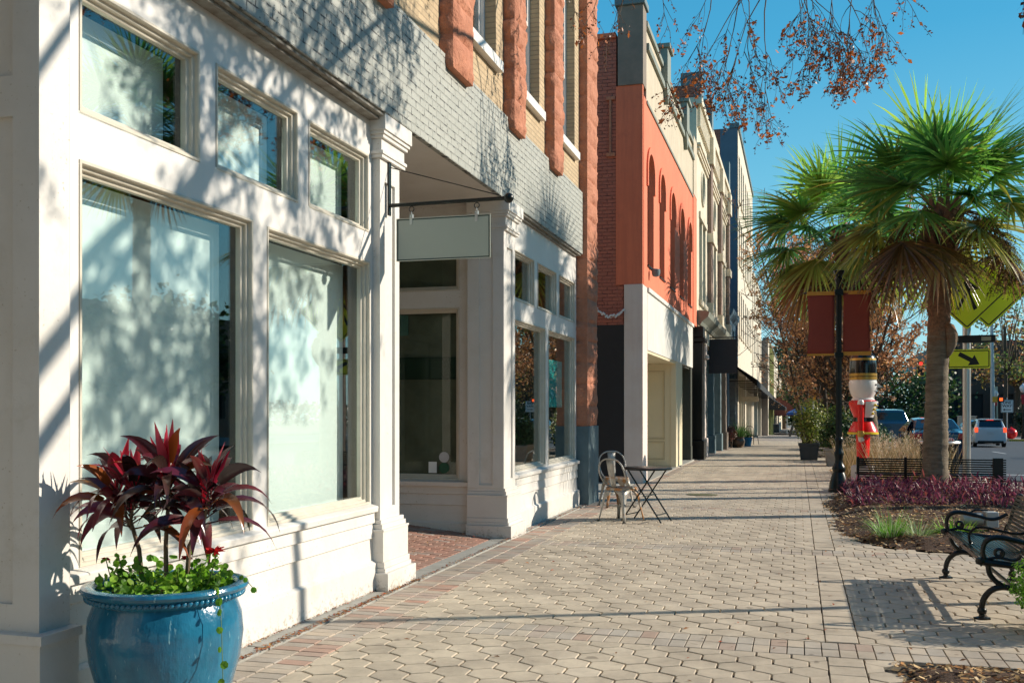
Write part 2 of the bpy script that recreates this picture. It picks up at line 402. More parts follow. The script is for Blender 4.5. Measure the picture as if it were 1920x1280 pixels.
PX, PR = .2085, .2085/sqrt(3)
def hexfield(mb, x0, x1, y0, y1, skip=None):
    j0 = int(math.floor(y0/(1.5*PR)))-1; j1 = int(y1/(1.5*PR))+2
    for j in range(j0, j1):
        cy = j*1.5*PR; off = (j % 2)*.5*PX
        for i in range(int(x0/PX)-2, int(x1/PX)+3):
            cx = i*PX+off+.17
            if cx < x0-PX or cx > x1+PX: continue
            poly = [(cx+PR*sin(pi/3*k), cy+PR*cos(pi/3*k)) for k in range(6)]
            poly = clip(poly, x0, x1, y0, y1)
            if not poly: continue
            if skip and skip(sum(p[0] for p in poly)/len(poly), sum(p[1] for p in poly)/len(poly)): continue
            stone(mb, poly)
def brickfield(mb, x0, x1, y0, y1, bx, by, stagger=0, skip=None, lift=0):
    nx = max(1, round((x1-x0)/bx)); ny = max(1, round((y1-y0)/by)); bx = (x1-x0)/nx; by = (y1-y0)/ny
    for j in range(ny):
        for i in range(-1 if stagger else 0, nx):
            o = (j % 2)*bx*.5*stagger; xa = x0+i*bx+o; ya = y0+j*by
            poly = clip([(xa,ya),(xa+bx,ya),(xa+bx,ya+by),(xa,ya+by)], x0, x1, y0, y1)
            if not poly or (skip and skip(xa+bx/2, ya+by/2)): continue
            stone(mb, poly, lift=lift)
# planting beds
def blob(x, y, cx, cy, rx, ry, p=4): return (abs((x-cx)/rx))**p+(abs((y-cy)/ry))**p
def in_bed2(x, y): return blob(x, y, 2.62, 15.35, 2.15+.05*sin(y*2), 4.05, 5) < 1
def in_bed1(x, y): return x > .57 and y < 6.33 and y > 1.0
def skp(x, y): return in_bed1(x, y) or in_bed2(x, y)
hexm, softm, brm = MB(), MB(), MB()
bands = [(-2.42,-2.03),(1.97,2.36),(6.36,6.75),(10.76,11.14),(15.15,15.54),(19.54,19.93),(23.93,24.32),(28.3,28.7),(37,37.4),(46,46.4)]
ylo = -1.0
for (a, c) in bands:
    if a > ylo: hexfield(hexm, -2.78, .17, ylo, a); 
    if a > ylo and a < 24.5: 
        hexfield(hexm, .38, 3.9, ylo, a, skp)
    if c > -1: brickfield(softm, -2.78, 3.9 if c < 24 else 2.5, max(a,-1), c, .105, .195, skip=skp)
    ylo = max(c, ylo)
hexfield(hexm, -2.78, .17, ylo, 62)
brickfield(hexm, .17, .38, -1, 62, .21, .21, skip=lambda x, y: any(a-.02 < y < c+.02 for a, c in bands))
hexfield(hexm, .38, 2.9, 24.32, 34)
brickfield(softm, 3.9, 7.15, 12, 22.5, .2, .4)
brickfield(brm, -3.185, -2.98, -1, 50, .205, .103)
brickfield(brm, -2.98, -2.78, -1, 50, .2, .103)
M['hex'] = island_mat('concrete_hex_paver', (.64,.54,.40), (.53,.445,.33), (.67,.57,.43))
M['soft'] = island_mat('gray_concrete_brick', (.58,.48,.355), (.46,.41,.34), (.46,.31,.23), c3at=.75)
M['brk'] = island_mat('pinkish_brick_paver', (.54,.44,.33), (.43,.38,.32), (.50,.26,.18), c3at=.62)
M['redbr'] = island_mat('red_brick_paver', (.44,.20,.14), (.36,.17,.12), (.38,.32,.28), c3at=.7)
for mb, nm, m in ((hexm,'hexagon_pavers',M['hex']),(softm,'paver_bands',M['soft']),(brm,'brick_paver_border',M['brk'])):
    struct(mb.build(nm, m, recalc=True))
b = MB()
for (y0,y1) in [(-1,1.2),(1.215,3.4),(3.415,5.6),(5.615,8.2),(8.215,10.9),(10.915,13.2),(13.215,16),(16.015,20),(20.02,27)]:
    b.box(-3.42, -3.20, y0, y1, -.1, .004)
struct(b.build('concrete_strip', M['concrete'], bevel=.006))
gsheet('concrete_strip', M['concrete'], (-3.3,-3.19), 27.02, 88, .002, step=4)
b = MB()      # alley floor and the paving in the far reach
b.box(-9, -3.43, 16.0, 20.28, -.1, .003); struct(b.build('alley_floor', M['concrete']))
gsheet('far_pavers', M['pave_far'], (-3.18, 2.9), 62, 88, -.004)
gsheet('planting_strip', mat('mulch_strip', (.09,.055,.03), .95, (.05,.03,.018), 8), (.75, 3.0), 34, 80, -.003)

# ramped brick floor in the shop entry
b = MB(); bz = lambda x: .11*(-3.42-x)
tmp = MB(); brickfield(tmp, -5.6, -3.43, 7.9, 11.5, .205, .1, 1)
tmp.v = [(x, y, z+max(0, bz(x))) for x, y, z in tmp.v]
struct(tmp.build('entry_brick_floor', M['redbr']))
b.add([(-5.6,7.9,bz(-5.6)-.02),(-3.42,7.9,-.02),(-3.42,11.5,-.02),(-5.6,11.5,bz(-5.6)-.02)], [(0,1,2,3)]); struct(b.build('entry_ramp', M['joint']))

# mulch beds: lumpy soil plus chips
def mulch(name, x0, x1, y0, y1, test, h, nchip, cs, sz=(.02,.05)):
    b = MB(); st = .07; nx = int((x1-x0)/st); ny = int((y1-y0)/st); idx = {}
    def H(x, y):
        return -.004+h*min(1, dist(x, y)*2.2)+noise.noise(Vector((x*4,y*4,0)))*.03*min(1,dist(x,y)*4)+noise.noise(Vector((x*17,y*17,3)))*.012
    def dist(x, y):
        for k in range(1, 9):
            r = k*.07
            if not (test(x+r,y) and test(x-r,y) and test(x,y+r) and test(x,y-r)): return r-.07
        return .56
    for i in range(nx+1):
        for j in range(ny+1):
            x, y = x0+i*st, y0+j*st
            if test(x, y): idx[i,j] = len(b.v); b.v.append((x, y, H(x, y)))
    for (i, j) in list(idx):
        q = [(i,j),(i+1,j),(i+1,j+1),(i,j+1)]
        if all(k in idx for k in q): b.f.append(tuple(idx[k] for k in q))
    struct(b.build(name+'_soil', M['mulchsoil'], smooth=True))
    c = MB(); n = 0
    while n < nchip:
        x, y = U(x0-.03, x1), U(y0-.03, y1)
        if not (test(x, y) or test(x+.05, y) or test(x, y+.05)): continue
        n += 1; z = H(x, y)+.006 if test(x, y) else .008
        a = U(0, 2*pi); l = U(*sz); wd = l*U(.2,.5); tl = U(-.5,.5); t2 = U(-.4,.4)
        dx = Vector((cos(a), sin(a), tl))*l/2; dy = Vector((-sin(a), cos(a), t2))*wd/2; p = Vector((x, y, z))
        c.cur = random.choice(cs); k = U(.7,1.3); c.cur = tuple(v*k for v in c.cur)
        c.add([p-dx-dy, p+dx-dy, p+dx+dy, p-dx+dy], [(0,1,2,3)])
    o = c.build(name, M['chips'], recalc=False); o['kind'] = 'stuff'; return H
M['mulchsoil'] = mat('mulch_soil', (.10,.05,.025), .95, (.05,.026,.014), 20, .02, 60)
M['chips'] = leaf_mat('bark_chips', .05, .9, .1, .3)
MC = [(.46,.26,.11),(.30,.15,.06),(.60,.42,.22),(.18,.08,.035),(.70,.53,.32),(.58,.38,.18)]
H2 = mulch('mulch', .4, 4.8, 11.25, 19.5, in_bed2, .10, 15000, MC)
H1 = mulch('mulch', .57, 3.4, 3.6, 6.33, in_bed1, .07, 7000, MC)
mulch('mulch', .75, 3.0, 21.4, 27.5, lambda x, y: blob(x, y, 1.9, 24.6, 1.1, 2.9, 4) < 1, .05, 3000, MC, (.03,.07))

# fallen leaves along the wall foot and over the paving
b = MB()
def fallen(x, y, z, s):
    a = U(0, 2*pi); b.cur = random.choice([(.32,.12,.04),(.25,.10,.05),(.42,.24,.09),(.36,.07,.03),(.2,.1,.05)])
    p = Vector((x, y, z)); d = Vector((cos(a), sin(a), U(-.2,.3)))*s; e = Vector((-sin(a), cos(a), U(-.3,.3)))*s*.45
    b.add([p-d, p+e+Vector((0,0,s*.15)), p+d, p-e+Vector((0,0,s*.1))], [(0,1,2,3)])
for k in range(1500):
    y = U(3, 16) if k % 3 else U(4.5, 8.2)
    fallen(-3.205+random.gauss(0,.018), y, .012+abs(random.gauss(0,.006)), U(.008,.02))
for k in range(500): y = U(4.0, 7.6); fallen(-3.372+abs(random.gauss(0,.02)), y, .012, U(.006,.018))
for k in range(260): fallen(U(-2.9, 1.2), U(3.5, 20), .006, U(.012,.026))
for k in range(200): fallen(U(-4.4,-3.45), U(8.3,10.8), .09, U(.01,.02))
o = b.build('fallen_leaves', M['chips'], recalc=False); o['kind'] = 'stuff'

b = MB(); b.prism([(.0+.27*cos(2*pi*i/24), .0+.20*sin(2*pi*i/24)) for i in range(24)], .004, .010, 'z')
o = b.build('utility_cover', mat('mossy_iron_cover', (.10,.11,.05), .8, (.16,.15,.07), 14)); o.location = (-1.62, 17.8, 0); tag(o, 'mossy oval utility cover set flat in the pavers beyond the cafe table', 'cover')
# ------------------------------------------------------------ the corner shop building
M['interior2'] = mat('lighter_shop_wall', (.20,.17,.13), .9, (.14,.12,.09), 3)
BL = thing('shop_building', 'two-storey corner shop with white wooden storefronts, gray-green painted brick band and sandstone piers above', 'building', (-3.4, 8, 0))
BL_OFF = Vector((-3.4, 8, 0))
def part(mb, name, m, par=None, **k):
    """build with world coordinates under an Empty that is not at the origin"""
    par = par or BL; o = mb.build(name, m, None, **k)
    root = par
    off = Vector((0,0,0)); q = root
    while q is not None: off += q.location; q = q.parent
    o.data.transform(Matrix.Translation(-off)); o.parent = par; return o
FRP = [(0,-.004),(.004,-.006),(.016,-.006),(.02,0),(.02,.022),(.026,.026),(.036,.026),(.04,.03),(.04,.048),(.046,.052),(.054,.052),(.06,.056),(.06,.09)]
def window(X, y0, y1, z0, z1, shade=None, gl='glass', par=None, face='+x', gm=None):
    f = MB(); f.ring(face, X, y0, y1, z0, z1, FRP); fo = part(f, 'window', M['trim'], par)
    g = MB(); i = .058
    if face == '+x': g.box(X-.082, X-.076, y0+i, y1-i, z0+i, z1-i)
    else: g.box(y0+i, y1-i, X+.076, X+.082, z0+i, z1-i)
    po = g.build('pane', gm or M[gl]); po.data.transform(Matrix.Translation(-sum((q.location for q in [par or BL]), Vector((0,0,0))))); po.parent = fo
    if shade:
        s = MB(); s.box(X-.236, X-.232, y0+.03, y1-shade[0], z0+.02, z1-shade[1])
        s.tube([(X-.234, y0+.03, z0+.03), (X-.234, y1-shade[0], z0+.03)], .008, 8)
        so = s.build('roller_shade', M['shade']); so.data.transform(Matrix.Translation(-(par or BL).location)); so.parent = fo
    return fo
XA, XB = -3.42, -3.37
holesA = [(4.145,5.78,.72,2.74),(5.96,7.63,.72,2.73),(4.145,5.18,2.97,3.625),(5.35,6.39,2.97,3.62),(6.55,7.60,2.97,3.61)]
holesB = [(11.78,13.42,.73,2.63),(13.585,15.30,.73,2.63),(11.78,12.81,2.86,3.49),(12.98,14.08,2.86,3.49),(14.23,15.30,2.86,3.49)]
b = MB(); b.wall('+x', XA, .10, 3.9, 7.70, .66, 3.95, holesA); part(b, 'storefront_wall', M['white'])
b = MB(); b.wall('+x', XB, .10, 11.5, 15.42, .66, 3.95, holesB); part(b, 'storefront_wall', M['white'])
for h in holesA: window(XA, *h, shade=(.03,.03))
for h in holesB: window(XB, *h, gl='glass2')
# lapped boards below the windows
def siding(x, y0, y1, name='siding'):
    p = [(x-.1,0),(x+.062,0),(x+.058,.232),(x+.03,.25),(x+.024,.25),(x+.012,.432),(x+.030,.436),(x+.018,.555),(x+.034,.559),(x+.028,.650),(x+.062,.655),(x+.066,.695),(x+.058,.702),(x+.004,.716),(x-.1,.716)]
    b = MB(); b.prism(p, y0, y1, 'y'); return b
part(siding(XA, 3.95, 7.66), 'siding', M['white2'], bevel=.003)
part(siding(XB, 11.62, 15.40), 'siding', M['white2'], bevel=.003)
def pilaster(y0, y1, xs, depth, ztop=3.95, panel=None):
    """y0,y1 base block extent; xs shaft face x"""
    e, cp_ = MB(), MB(); xb = xs-depth
    def blk(o, dy, z0, z1, b=None): (b or e).box(xb, xs+o, y0+dy, y1-dy, z0, z1)
    blk(.105, 0, -.02, .150); blk(.07, .026, .150, .185); blk(.058, .034, .185, .235); blk(.045, .04, .235, .50); blk(.052, .034, .485, .505)
    blk(.03, .055, .505, .545); blk(.015, .065, .545, .58)
    for q in ((.028, .06, 3.60, 3.63),(.04, .05, 3.63, 3.66),(.02, .065, 3.66, 3.76),(.045, .045, 3.76, 3.79),(.06, .03, 3.79, 3.82),(.075, .018, 3.82, ztop)): blk(*q, b=cp_)
    s = MB(); a0, a1 = y0+.08, y1-.13
    s.wall('+x', xs, .03, a0, a1, .58, 3.60, [(a0+.10, a1-.10, .68, 3.42)])
    s.box(xs-.06, xs-.022, a0+.01, a1-.01, .58, 3.60)
    s.box(xb, xs-.03, a0+.003, a1-.003, .58, 3.60)
    if panel: s.wall('-y', a0-.02, .02, xb, xs-.001, .58, 3.60, [(xb+.15, xs-.14, .62, 3.45)])
    po = part(s, 'pilaster', M['white2'], bevel=.003)
    for q, nm in ((e, 'base'), (cp_, 'capital')):
        so = q.build(nm, M['white2'], bevel=.004); so.data.transform(Matrix.Translation(-BL_OFF)); so.parent = po
pilaster(7.60, 8.23, -3.35, .12)
pilaster(11.09, 11.76, -3.30, .45, panel=True)
# first pilaster, seen from its shaded side
b = MB()
b.wall('-y', 3.797, .2, -5.2, -3.35, .47, 3.95, [(-4.3,-3.50,.6,2.86),(-4.3,-3.50,3.05,3.8)]); b.box(-5.1,-3.45,3.82,3.99,.5,3.9)
b.box(-3.42,-3.35,3.9971,4.0,.47,3.94)
b.box(-5.2,-3.30,3.745,4.0,.0,.45); b.box(-5.2,-3.285,3.735,4.01,.43,.474); b.box(-5.2,-3.245,3.70,4.03,-.02,.16)
part(b, 'pilaster', M['white2'], bevel=.004)
M['carglassx'] = mat('dark_reflective_glass', (.012,.016,.018), .04, spec=.7)
M['reflectdark'] = mat('dark_for_window_reflection', (.035,.045,.038), .5)  # hidden entry back coloured dark so the entry window reflects dark
# entry: window wall facing the camera, side wall, ceiling, door
b = MB(); b.wall('-y', 11.30, .12, -5.25, -3.745, .60, 3.95, [(-5.10,-3.90,.66,2.73),(-5.10,-3.90,2.93,3.55)]); part(b, 'entry_wall', M['white2'])
for z0, z1 in ((.66,2.73),(2.93,3.55)): window(11.30, -5.10, -3.90, z0, z1, face='-y', gl='glass2')
b = MB(); p = [(11.40,0),(11.19,0),(11.195,.15),(11.225,.17),(11.245,.36),(11.225,.365),(11.245,.49),(11.225,.495),(11.235,.585),(11.19,.59),(11.185,.64),(11.30,.655),(11.40,.655)]
b.prism(p, -5.25, -3.70, 'x'); part(b, 'siding', M['white2'], bevel=.003)
b = MB(); b.box(-5.15,-3.75,8.2205,8.228,.7,3.3); part(b, 'dark_reflection_panel', M['carglassx'])  # unseen dark panel, added to darken the reflection in the entry window
b = MB(); b.box(-5.4,-3.52,8.10,8.22,0,3.95); part(b, 'entry_side_wall', M['white2'])
b = MB(); b.wall('+x', -5.30, .12, 8.22, 11.35, .15, 3.95, [(8.7,9.8,.2,2.5),(8.7,9.8,2.6,3.4),(9.95,11.1,.7,3.4)]); part(b, 'entry_back_wall', M['reflectdark'])
d = MB(); d.wall('+x', -5.34, .05, 8.71, 9.79, .2, 2.49, [(8.85,9.65,.5,2.3)]); do = part(d, 'door', M['reflectdark'])
g = MB(); g.box(-5.375,-5.365,8.85,9.65,.5,2.3); g.box(-5.375,-5.365,9.95,11.1,.7,3.4); g.box(-5.375,-5.365,8.7,9.8,2.6,3.4); part(g, 'door_glass', M['glass2'])
g = MB(); g.tube([(-5.28,9.72,1.0),(-5.27,9.72,1.3)], .012, 8); part(g, 'door_handle', M['black'])
b = MB(); b.box(-5.4,-3.32,7.9,11.5,3.952,4.0); part(b, 'entry_ceiling', M['white2'])
b = MB(); b.box(-5.4,-3.32,.5,3.74,3.952,4.0); part(b, 'entry_ceiling', M['white2'])  # unseen near-entry ceiling, added to block sky and darken the first pilaster
b = MB(); b.box(-5.3,-5.2,.9,3.74,-.02,3.95); b.wall('+x', XA, .1, -6, .9, 0, 3.95, [(-5.5,-2.7,.7,3.6),(-2.4,.4,.7,3.6)]); b.box(-5.3,-3.52,.8,.9,0,3.95); part(b, 'added_near_storefront', M['white2'])  # unseen shopfront and recess back, added to shade the first pilaster
b = MB(); b.box(-3.50,-3.495,-5.5,.4,.7,3.6); b.box(-5.199,-5.19,1.2,3.4,.2,3.2); part(b, 'added_near_glass', M['carglassx'])  # dark doors and panes of the added, unseen near shopfront
b = MB(); b.box(-5.3,-3.43,.85,3.75,-.1,-.005); part(b, 'near_entry_floor', M['concrete'])
# painted brick band, its trim and soffit
b = MB(); b.box(-3.6,-3.27,-6,15.44,3.953,4.93); part(b, 'brick_band', M['graybrick'])
b = MB(); b.box(-3.43,-3.29,-6,7.68,3.925,3.951); b.box(-3.43,-3.33,-6,7.66,3.90,3.9249); b.box(-3.43,-3.29,11.72,15.40,3.925,3.951); b.box(-3.43,-3.33,11.72,15.24,3.895,3.9249)
part(b, 'band_trim', mat('weathered_gray_trim', (.30,.29,.25), .7, (.16,.13,.10), 9, .002, 40), bevel=.003)
# upper storey
PY = [(-1.2,-.6),(.8,1.4),(2.9,3.5),(4.95,5.55),(7.02,7.62),(9.09,9.70),(11.26,11.75),(13.26,13.76)]
EP = (15.45,16.25)
wins = []
for k, (a, c) in enumerate(PY):
    nx = PY[k+1][0] if k+1 < len(PY) else EP[0]
    wins.append((c+.22, nx-.33))
b = MB(); b.wall('+x', -3.33, .35, -6, 15.48, 4.931, 9.4, [(a, c, 5.485, 8.0) for a, c in wins]); part(b, 'upper_wall', M['tanbrick'])
for a, c in wins:
    f = MB(); X = -3.46
    f.wall('+x', X, .06, a, c, 5.487, 7.998, [(a+.05, c-.05, 5.55, 7.95)])
    f.wall('+x', X-.012, .035, a+.045, c-.045, 6.62, 7.955, [(a+.09, c-.09, 6.67, 7.91)])
    f.wall('+x', X-.045, .035, a+.045, c-.045, 5.545, 6.68, [(a+.09, c-.09, 5.60, 6.63)])
    fo = part(f, 'upper_window', M['white'], bevel=.003)
    g = MB(); g.box(X-.03,X-.025,a+.09,c-.09,6.67,7.91); g.box(X-.063,X-.058,a+.09,c-.09,5.6,6.63)
    po = g.build('pane', M['glass']); po.data.transform(Matrix.Translation(-BL_OFF)); po.parent = fo
    s = MB(); s.box(-3.46,-3.25,a-.2,c+.04,5.37,5.485); so = s.build('sill', M['white']); so.data.transform(Matrix.Translation(-BL_OFF)); so.parent = fo
def rockpier(y0, y1, x0, x1, z0, z1, name='sandstone_pier', course=.32, amp=.06, m='sand'):
    """rock-faced pier: each course a block with broken faces"""
    b = MB(); z = z0; i = 0
    while z < z1-.05:
        h = min(course*U(.85,1.2), z1-z); nz, ny, nx = 7, 9, 4; seed = U(0,100)
        def disp(p, nrm, e):
            n1 = noise.noise(Vector((p[1]*5+seed, p[2]*6, p[0]*5)))*.6+noise.noise(Vector((p[1]*19, p[2]*19, p[0]*19+seed)))*.4
            return Vector(p)+Vector(nrm)*(n1*amp+amp*.5)*e
        for (nrm, grid) in (((1,0,0), [[(x1, y0+(y1-y0)*j/ny, z+h*k/nz) for j in range(ny+1)] for k in range(nz+1)]),
                            ((0,-1,0), [[(x0+(x1-x0)*j/nx, y0, z+h*k/nz) for j in range(nx+1)] for k in range(nz+1)]),
                            ((0,1,0), [[(x0+(x1-x0)*j/nx, y1, z+h*k/nz) for j in range(nx+1)] for k in range(nz+1)])):
            o = len(b.v); r = len(grid[0])
            for k, row in enumerate(grid):
                for j, p in enumerate(row):
                    e = min(1, min(k, nz-k)*.8+.1)*(min(1, min(j, r-1-j)*.8) if nrm[0] else min(1, (r-1-j if nrm[0] == 0 else 1)*.8))
                    q = disp(p, nrm, e); b.v.append(tuple(q))
            b.f += [(o+k*r+j, o+k*r+j+1, o+(k+1)*r+j+1, o+(k+1)*r+j) for k in range(nz) for j in range(r-1)]
        b.add([(x0,y0,z),(x1,y0,z),(x1,y1,z),(x0,y1,z)], [(0,1,2,3)]); b.add([(x0,y0,z+h-.004),(x1,y0,z+h-.004),(x1,y1,z+h-.004),(x0,y1,z+h-.004)], [(0,1,2,3)])
        z += h; i += 1
    return part(b, name, M[m], smooth='auto')
for a, c in PY: rockpier(a, c, -3.36, -3.20, 4.81, 9.4)
rockpier(15.46, 16.25, -3.62, -3.20, 1.24, 9.4)
b = MB(); b.box(-3.65,-3.175,15.45,16.26,-.05,1.24); part(b, 'pier_base', M['slate'], bevel=.006)
b = MB(); b.box(-3.7,-3.12,-6,16.3,9.401,9.8); part(b, 'parapet', M['sand'])
b = MB(); b.box(-14,-5.55,-6,3.79,-.3,9.3); b.box(-5.549,-3.7,-6,3.79,4.01,9.3); b.box(-14,-3.7,16.0,16.12,-.3,9.4); b.box(-14,-9.2,4.0,16.0,-.3,9.4); b.box(-9.2,-3.7,3.79,16.0,9.2,9.399); part(b, 'body_wall', M['tanbrick'])
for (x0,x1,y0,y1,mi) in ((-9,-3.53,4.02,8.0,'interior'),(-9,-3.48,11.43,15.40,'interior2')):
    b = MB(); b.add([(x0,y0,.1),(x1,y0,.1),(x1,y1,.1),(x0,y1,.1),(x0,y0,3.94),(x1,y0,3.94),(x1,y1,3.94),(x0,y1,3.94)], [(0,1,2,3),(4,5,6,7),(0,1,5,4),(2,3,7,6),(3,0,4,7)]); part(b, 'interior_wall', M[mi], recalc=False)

# hanging sign
S = thing('hanging_sign', 'blank gray-green rectangular sign hanging from a black ball-ended bracket over the shop entry', 'sign', (-3.34, 7.86, 3.24))
def SP(b, n, m, **k): return part(b, n, m, S, **k)
b = MB(); b.box(-3.352,-3.335,7.835,7.885,3.15,3.62); SP(b, 'wall_plate', M['blackgreen'], bevel=.003)
b = MB(); b.tube([(-3.34,7.86,3.235),(-2.32,7.86,3.24)], .017, 12); SP(b, 'arm', M['blackgreen'], smooth='auto')
b = MB(); b.lathe([(.001,-.042)]+[(.042*cos(a), .042*sin(a)) for a in [radians(-75+15*i) for i in range(11)]]+[(.001,.042)], 20, (-2.285,7.86,3.24)); SP(b, 'ball_finial', M['blackgreen'], smooth=True)
b = MB(); b.tube([(-3.34,7.86,3.56),(-2.35,7.86,3.262)], .0045, 6); SP(b, 'stay_rod', M['blackgreen'])
for x in (-3.14,-2.56):
    b = MB(); b.tube([(x+.022*cos(a),7.86,3.195+.022*sin(a)) for a in [2*pi*i/14 for i in range(15)]], .004, 6)
    SP(b, 'hook_ring', M['blackgreen'])
    b = MB(); b.tube([(x,7.86,3.175),(x,7.86,3.14)], .005, 6); b.box(x-.012,x+.012,7.842,7.878,3.06,3.15); SP(b, 'hanger_clip', mat('galvanised_metal', (.6,.6,.58), .35, metal=.8))
b = MB(); b.box(-3.27,-2.44,7.850,7.870,2.757,3.115); o = SP(b, 'sign_board', mat('sign_rim_green', (.04,.07,.06), .5), bevel=.003)
b = MB(); b.box(-3.255,-2.455,7.847,7.873,2.772,3.100); SP(b, 'sign_face', mat('sign_gray_green', (.42,.44,.37), .55, (.41,.43,.36)))
b = MB(); b.ring('-y', 7.848, -3.272, -2.438, 2.755, 3.117, [(0,0),(0,-.004),(.006,-.004),(.006,0)]); SP(b, 'sign_rim', mat('sign_rim_cream', (.6,.58,.48), .5))

# stickers, band and hanging board on the entry glass
def TT(b, n, m, label, cat, group=None, **k): o = b.build(n, m, **k); return tag(o, label, cat, group)
def disc(cx, y, cz, r, n=28):
    b = MB(); b.prism([(cx+r*cos(2*pi*i/n), cz+r*sin(2*pi*i/n)) for i in range(n)], y, y+.002, 'y'); return b
TT(disc(-4.12,11.368,.927,.065), 'window_sticker', mat('pale_sticker', (.55,.57,.58), .5), 'pale round sticker low on the entry window above a green one', 'sticker')
TT(disc(-4.12,11.3682,.797,.065), 'window_sticker', mat('green_sticker', (.01,.10,.05), .5), 'dark green round sticker in the bottom corner of the entry window', 'sticker')
b = MB(); b.box(-4.32,-4.215,11.368,11.37,.735,.87); TT(b, 'window_sticker', M['shade'], 'pale rectangular sticker beside the green round one on the entry window', 'sticker')
b = MB(); b.box(-5.0,-3.96,11.40,11.405,1.87,2.14); TT(b, 'window_banner', mat('dark_green_band', (.022,.04,.024), .8), 'dark green horizontal band hung across the entry window', 'banner')
b = MB(); b.box(-5.0,-4.60,11.40,11.41,2.41,2.66); TT(b, 'window_board', mat('teal_board', (.12,.2,.18), .6), 'small gray-teal board hung in the top corner of the entry window', 'sign')
# stockings and ball
ST = [(-4.70,.05,'leftmost pale stocking hanging behind the entry window'),(-4.55,.07,'middle pale stocking hanging left of the ball ornament'),(-4.32,.09,'pale stocking hanging right of the ball ornament')]
mst = mat('cream_felt', (.80,.77,.68), .9)
for x, dz, lab in ST:
    b = MB(); z = 1.70+dz
    pts = [(-.035,.10),(.035,.10),(.030,0),(.02,-.04),(-.03,-.075),(-.085,-.095),(-.095,-.06),(-.05,-.02),(-.035,.02)]
    b.prism([(x+a, z+c) for a, c in pts], 11.98, 12.01, 'y'); b.tube([(x+.03,12,z+.1),(x+.03,12,z+.5)], .002, 5)
    TT(b, 'christmas_stocking', mst, lab, 'stocking', 'stockings behind the entry window', bevel=.006)
b = MB(); b.lathe([(.001,-.055)]+[(.055*cos(a), .055*sin(a)) for a in [radians(-75+15*i) for i in range(11)]]+[(.001,.055)], 20, (-4.44,12,1.86)); b.tube([(-4.44,12,1.91),(-4.44,12,2.2)], .002, 5)
TT(b, 'ball_ornament', mst, 'cream ball ornament hanging between the stockings', 'ornament', smooth=True)
# furniture inside: wooden chairs and table
def inchair(x, y, rz, lab):
    t = thing('wooden_chair', lab, 'chair', (x, y, .10), rz, 'wooden chairs inside the shop')
    b = MB(); b.box(-.2,.2,-.2,.2,.42,.45); b.build('seat', M['wood'], t, bevel=.005)
    for sx in (-1,1):
        for sy in (-1,1):
            b = MB(); b.box(sx*.18-.018,sx*.18+.018,sy*.18-.018,sy*.18+.018,0,.42); b.build('leg', M['wood'], t)
    b = MB(); b.box(-.2,-.16,.16,.2,.45,.92); b.box(.16,.2,.16,.2,.45,.92); b.box(-.2,.2,.16,.2,.86,.94); b.box(-.2,.2,.165,.195,.55,.59)
    for k in range(6): b.box(-.13+k*.05-.008,-.13+k*.05+.008,.17,.19,.59,.86)
    b.build('backrest', M['wood'], t)
inchair(-4.10,11.75,pi, 'orange wooden slat-back chair inside behind the round stickers')
inchair(-4.62,11.8,pi, 'brown wooden slat-back chair inside at the left of the entry window')
inchair(-3.72,12.55,pi/2+.35, 'orange wooden slat-back chair inside the first window right of the entry')
t = thing('cafe_table', 'teal-topped cafe table inside behind the entry window', 'table', (-4.4,12.3,.1))
b = MB(); b.box(-.55,.55,-.35,.35,.70,.74); b.build('tabletop', mat('teal_table_top', (.02,.20,.22), .4), t, bevel=.005)
b = MB(); b.tube([(0,0,.02),(0,0,.70)], .035, 10); b.lathe([(.25,0),(.25,.02),(.04,.04)], 20); b.build('pedestal', M['black'], t)
b = MB(); b.box(-3.53,-3.51,14.10,15.03,1.54,2.24)
TT(b, 'window_poster', mat('turquoise_poster', (.04,.70,.78), .5, (.05,.62,.72), 4), 'turquoise poster hung in the far window right of the entry', 'poster')
# ------------------------------------------------------------ the orange building
XO = -3.04
OB = thing('orange_building', 'orange stucco building with pale ground floor, narrow arched windows and cream parapet', 'building', (-3.05, 25, 0))
def bpart(T):
    def f(mb, name, m, par=None, **k):
        o = mb.build(name, m, None, **k); off = Vector(T.location); 
        o.data.transform(Matrix.Translation(-off)); o.parent = par or T; return o
    return f
OP = bpart(OB)
M['orange'] = mat('orange_stucco', (.78,.205,.10), .8, (.70,.175,.085), 1.5, .003, 30, dirt=.12, dirtc=(.50,.12,.07), streak=.5)
M['cream'] = mat('cream_stucco', (.60,.50,.37), .8, (.52,.43,.31), 2, .003, 30, streak=.3)
M['brownst'] = mat('brown_gray_stucco', (.27,.21,.165), .85, (.20,.165,.13), 3, .003, 30)
M['greenledge'] = mat('gray_green_ledge', (.25,.27,.22), .7, (.19,.20,.17), 5)
M['pink'] = mat('pale_pink_paint', (.80,.69,.62), .7, (.72,.58,.50), 1.3, .002, 40, streak=.2, dirtc=(.5,.36,.3))
M['butter'] = mat('pale_yellow_paint', (.78,.68,.47), .5, (.74,.64,.44), 2)
M['butter2'] = mat('yellow_moulding', (.60,.50,.32), .5)
M['charcoal'] = mat('charcoal_paint', (.022,.02,.022), .6)
M['darkolive'] = mat('dark_olive_paint', (.07,.075,.06), .5)
wy = [(20.9,21.85),(22.8,23.7),(24.8,25.75),(26.85,27.8),(28.9,29.85)]
holes = [(a, c, 4.55, 6.95) for a, c in wy]
b = MB(); b.wall('+x', XO, .13, 20.41, 30.3, 4.07, 7.95, holes)
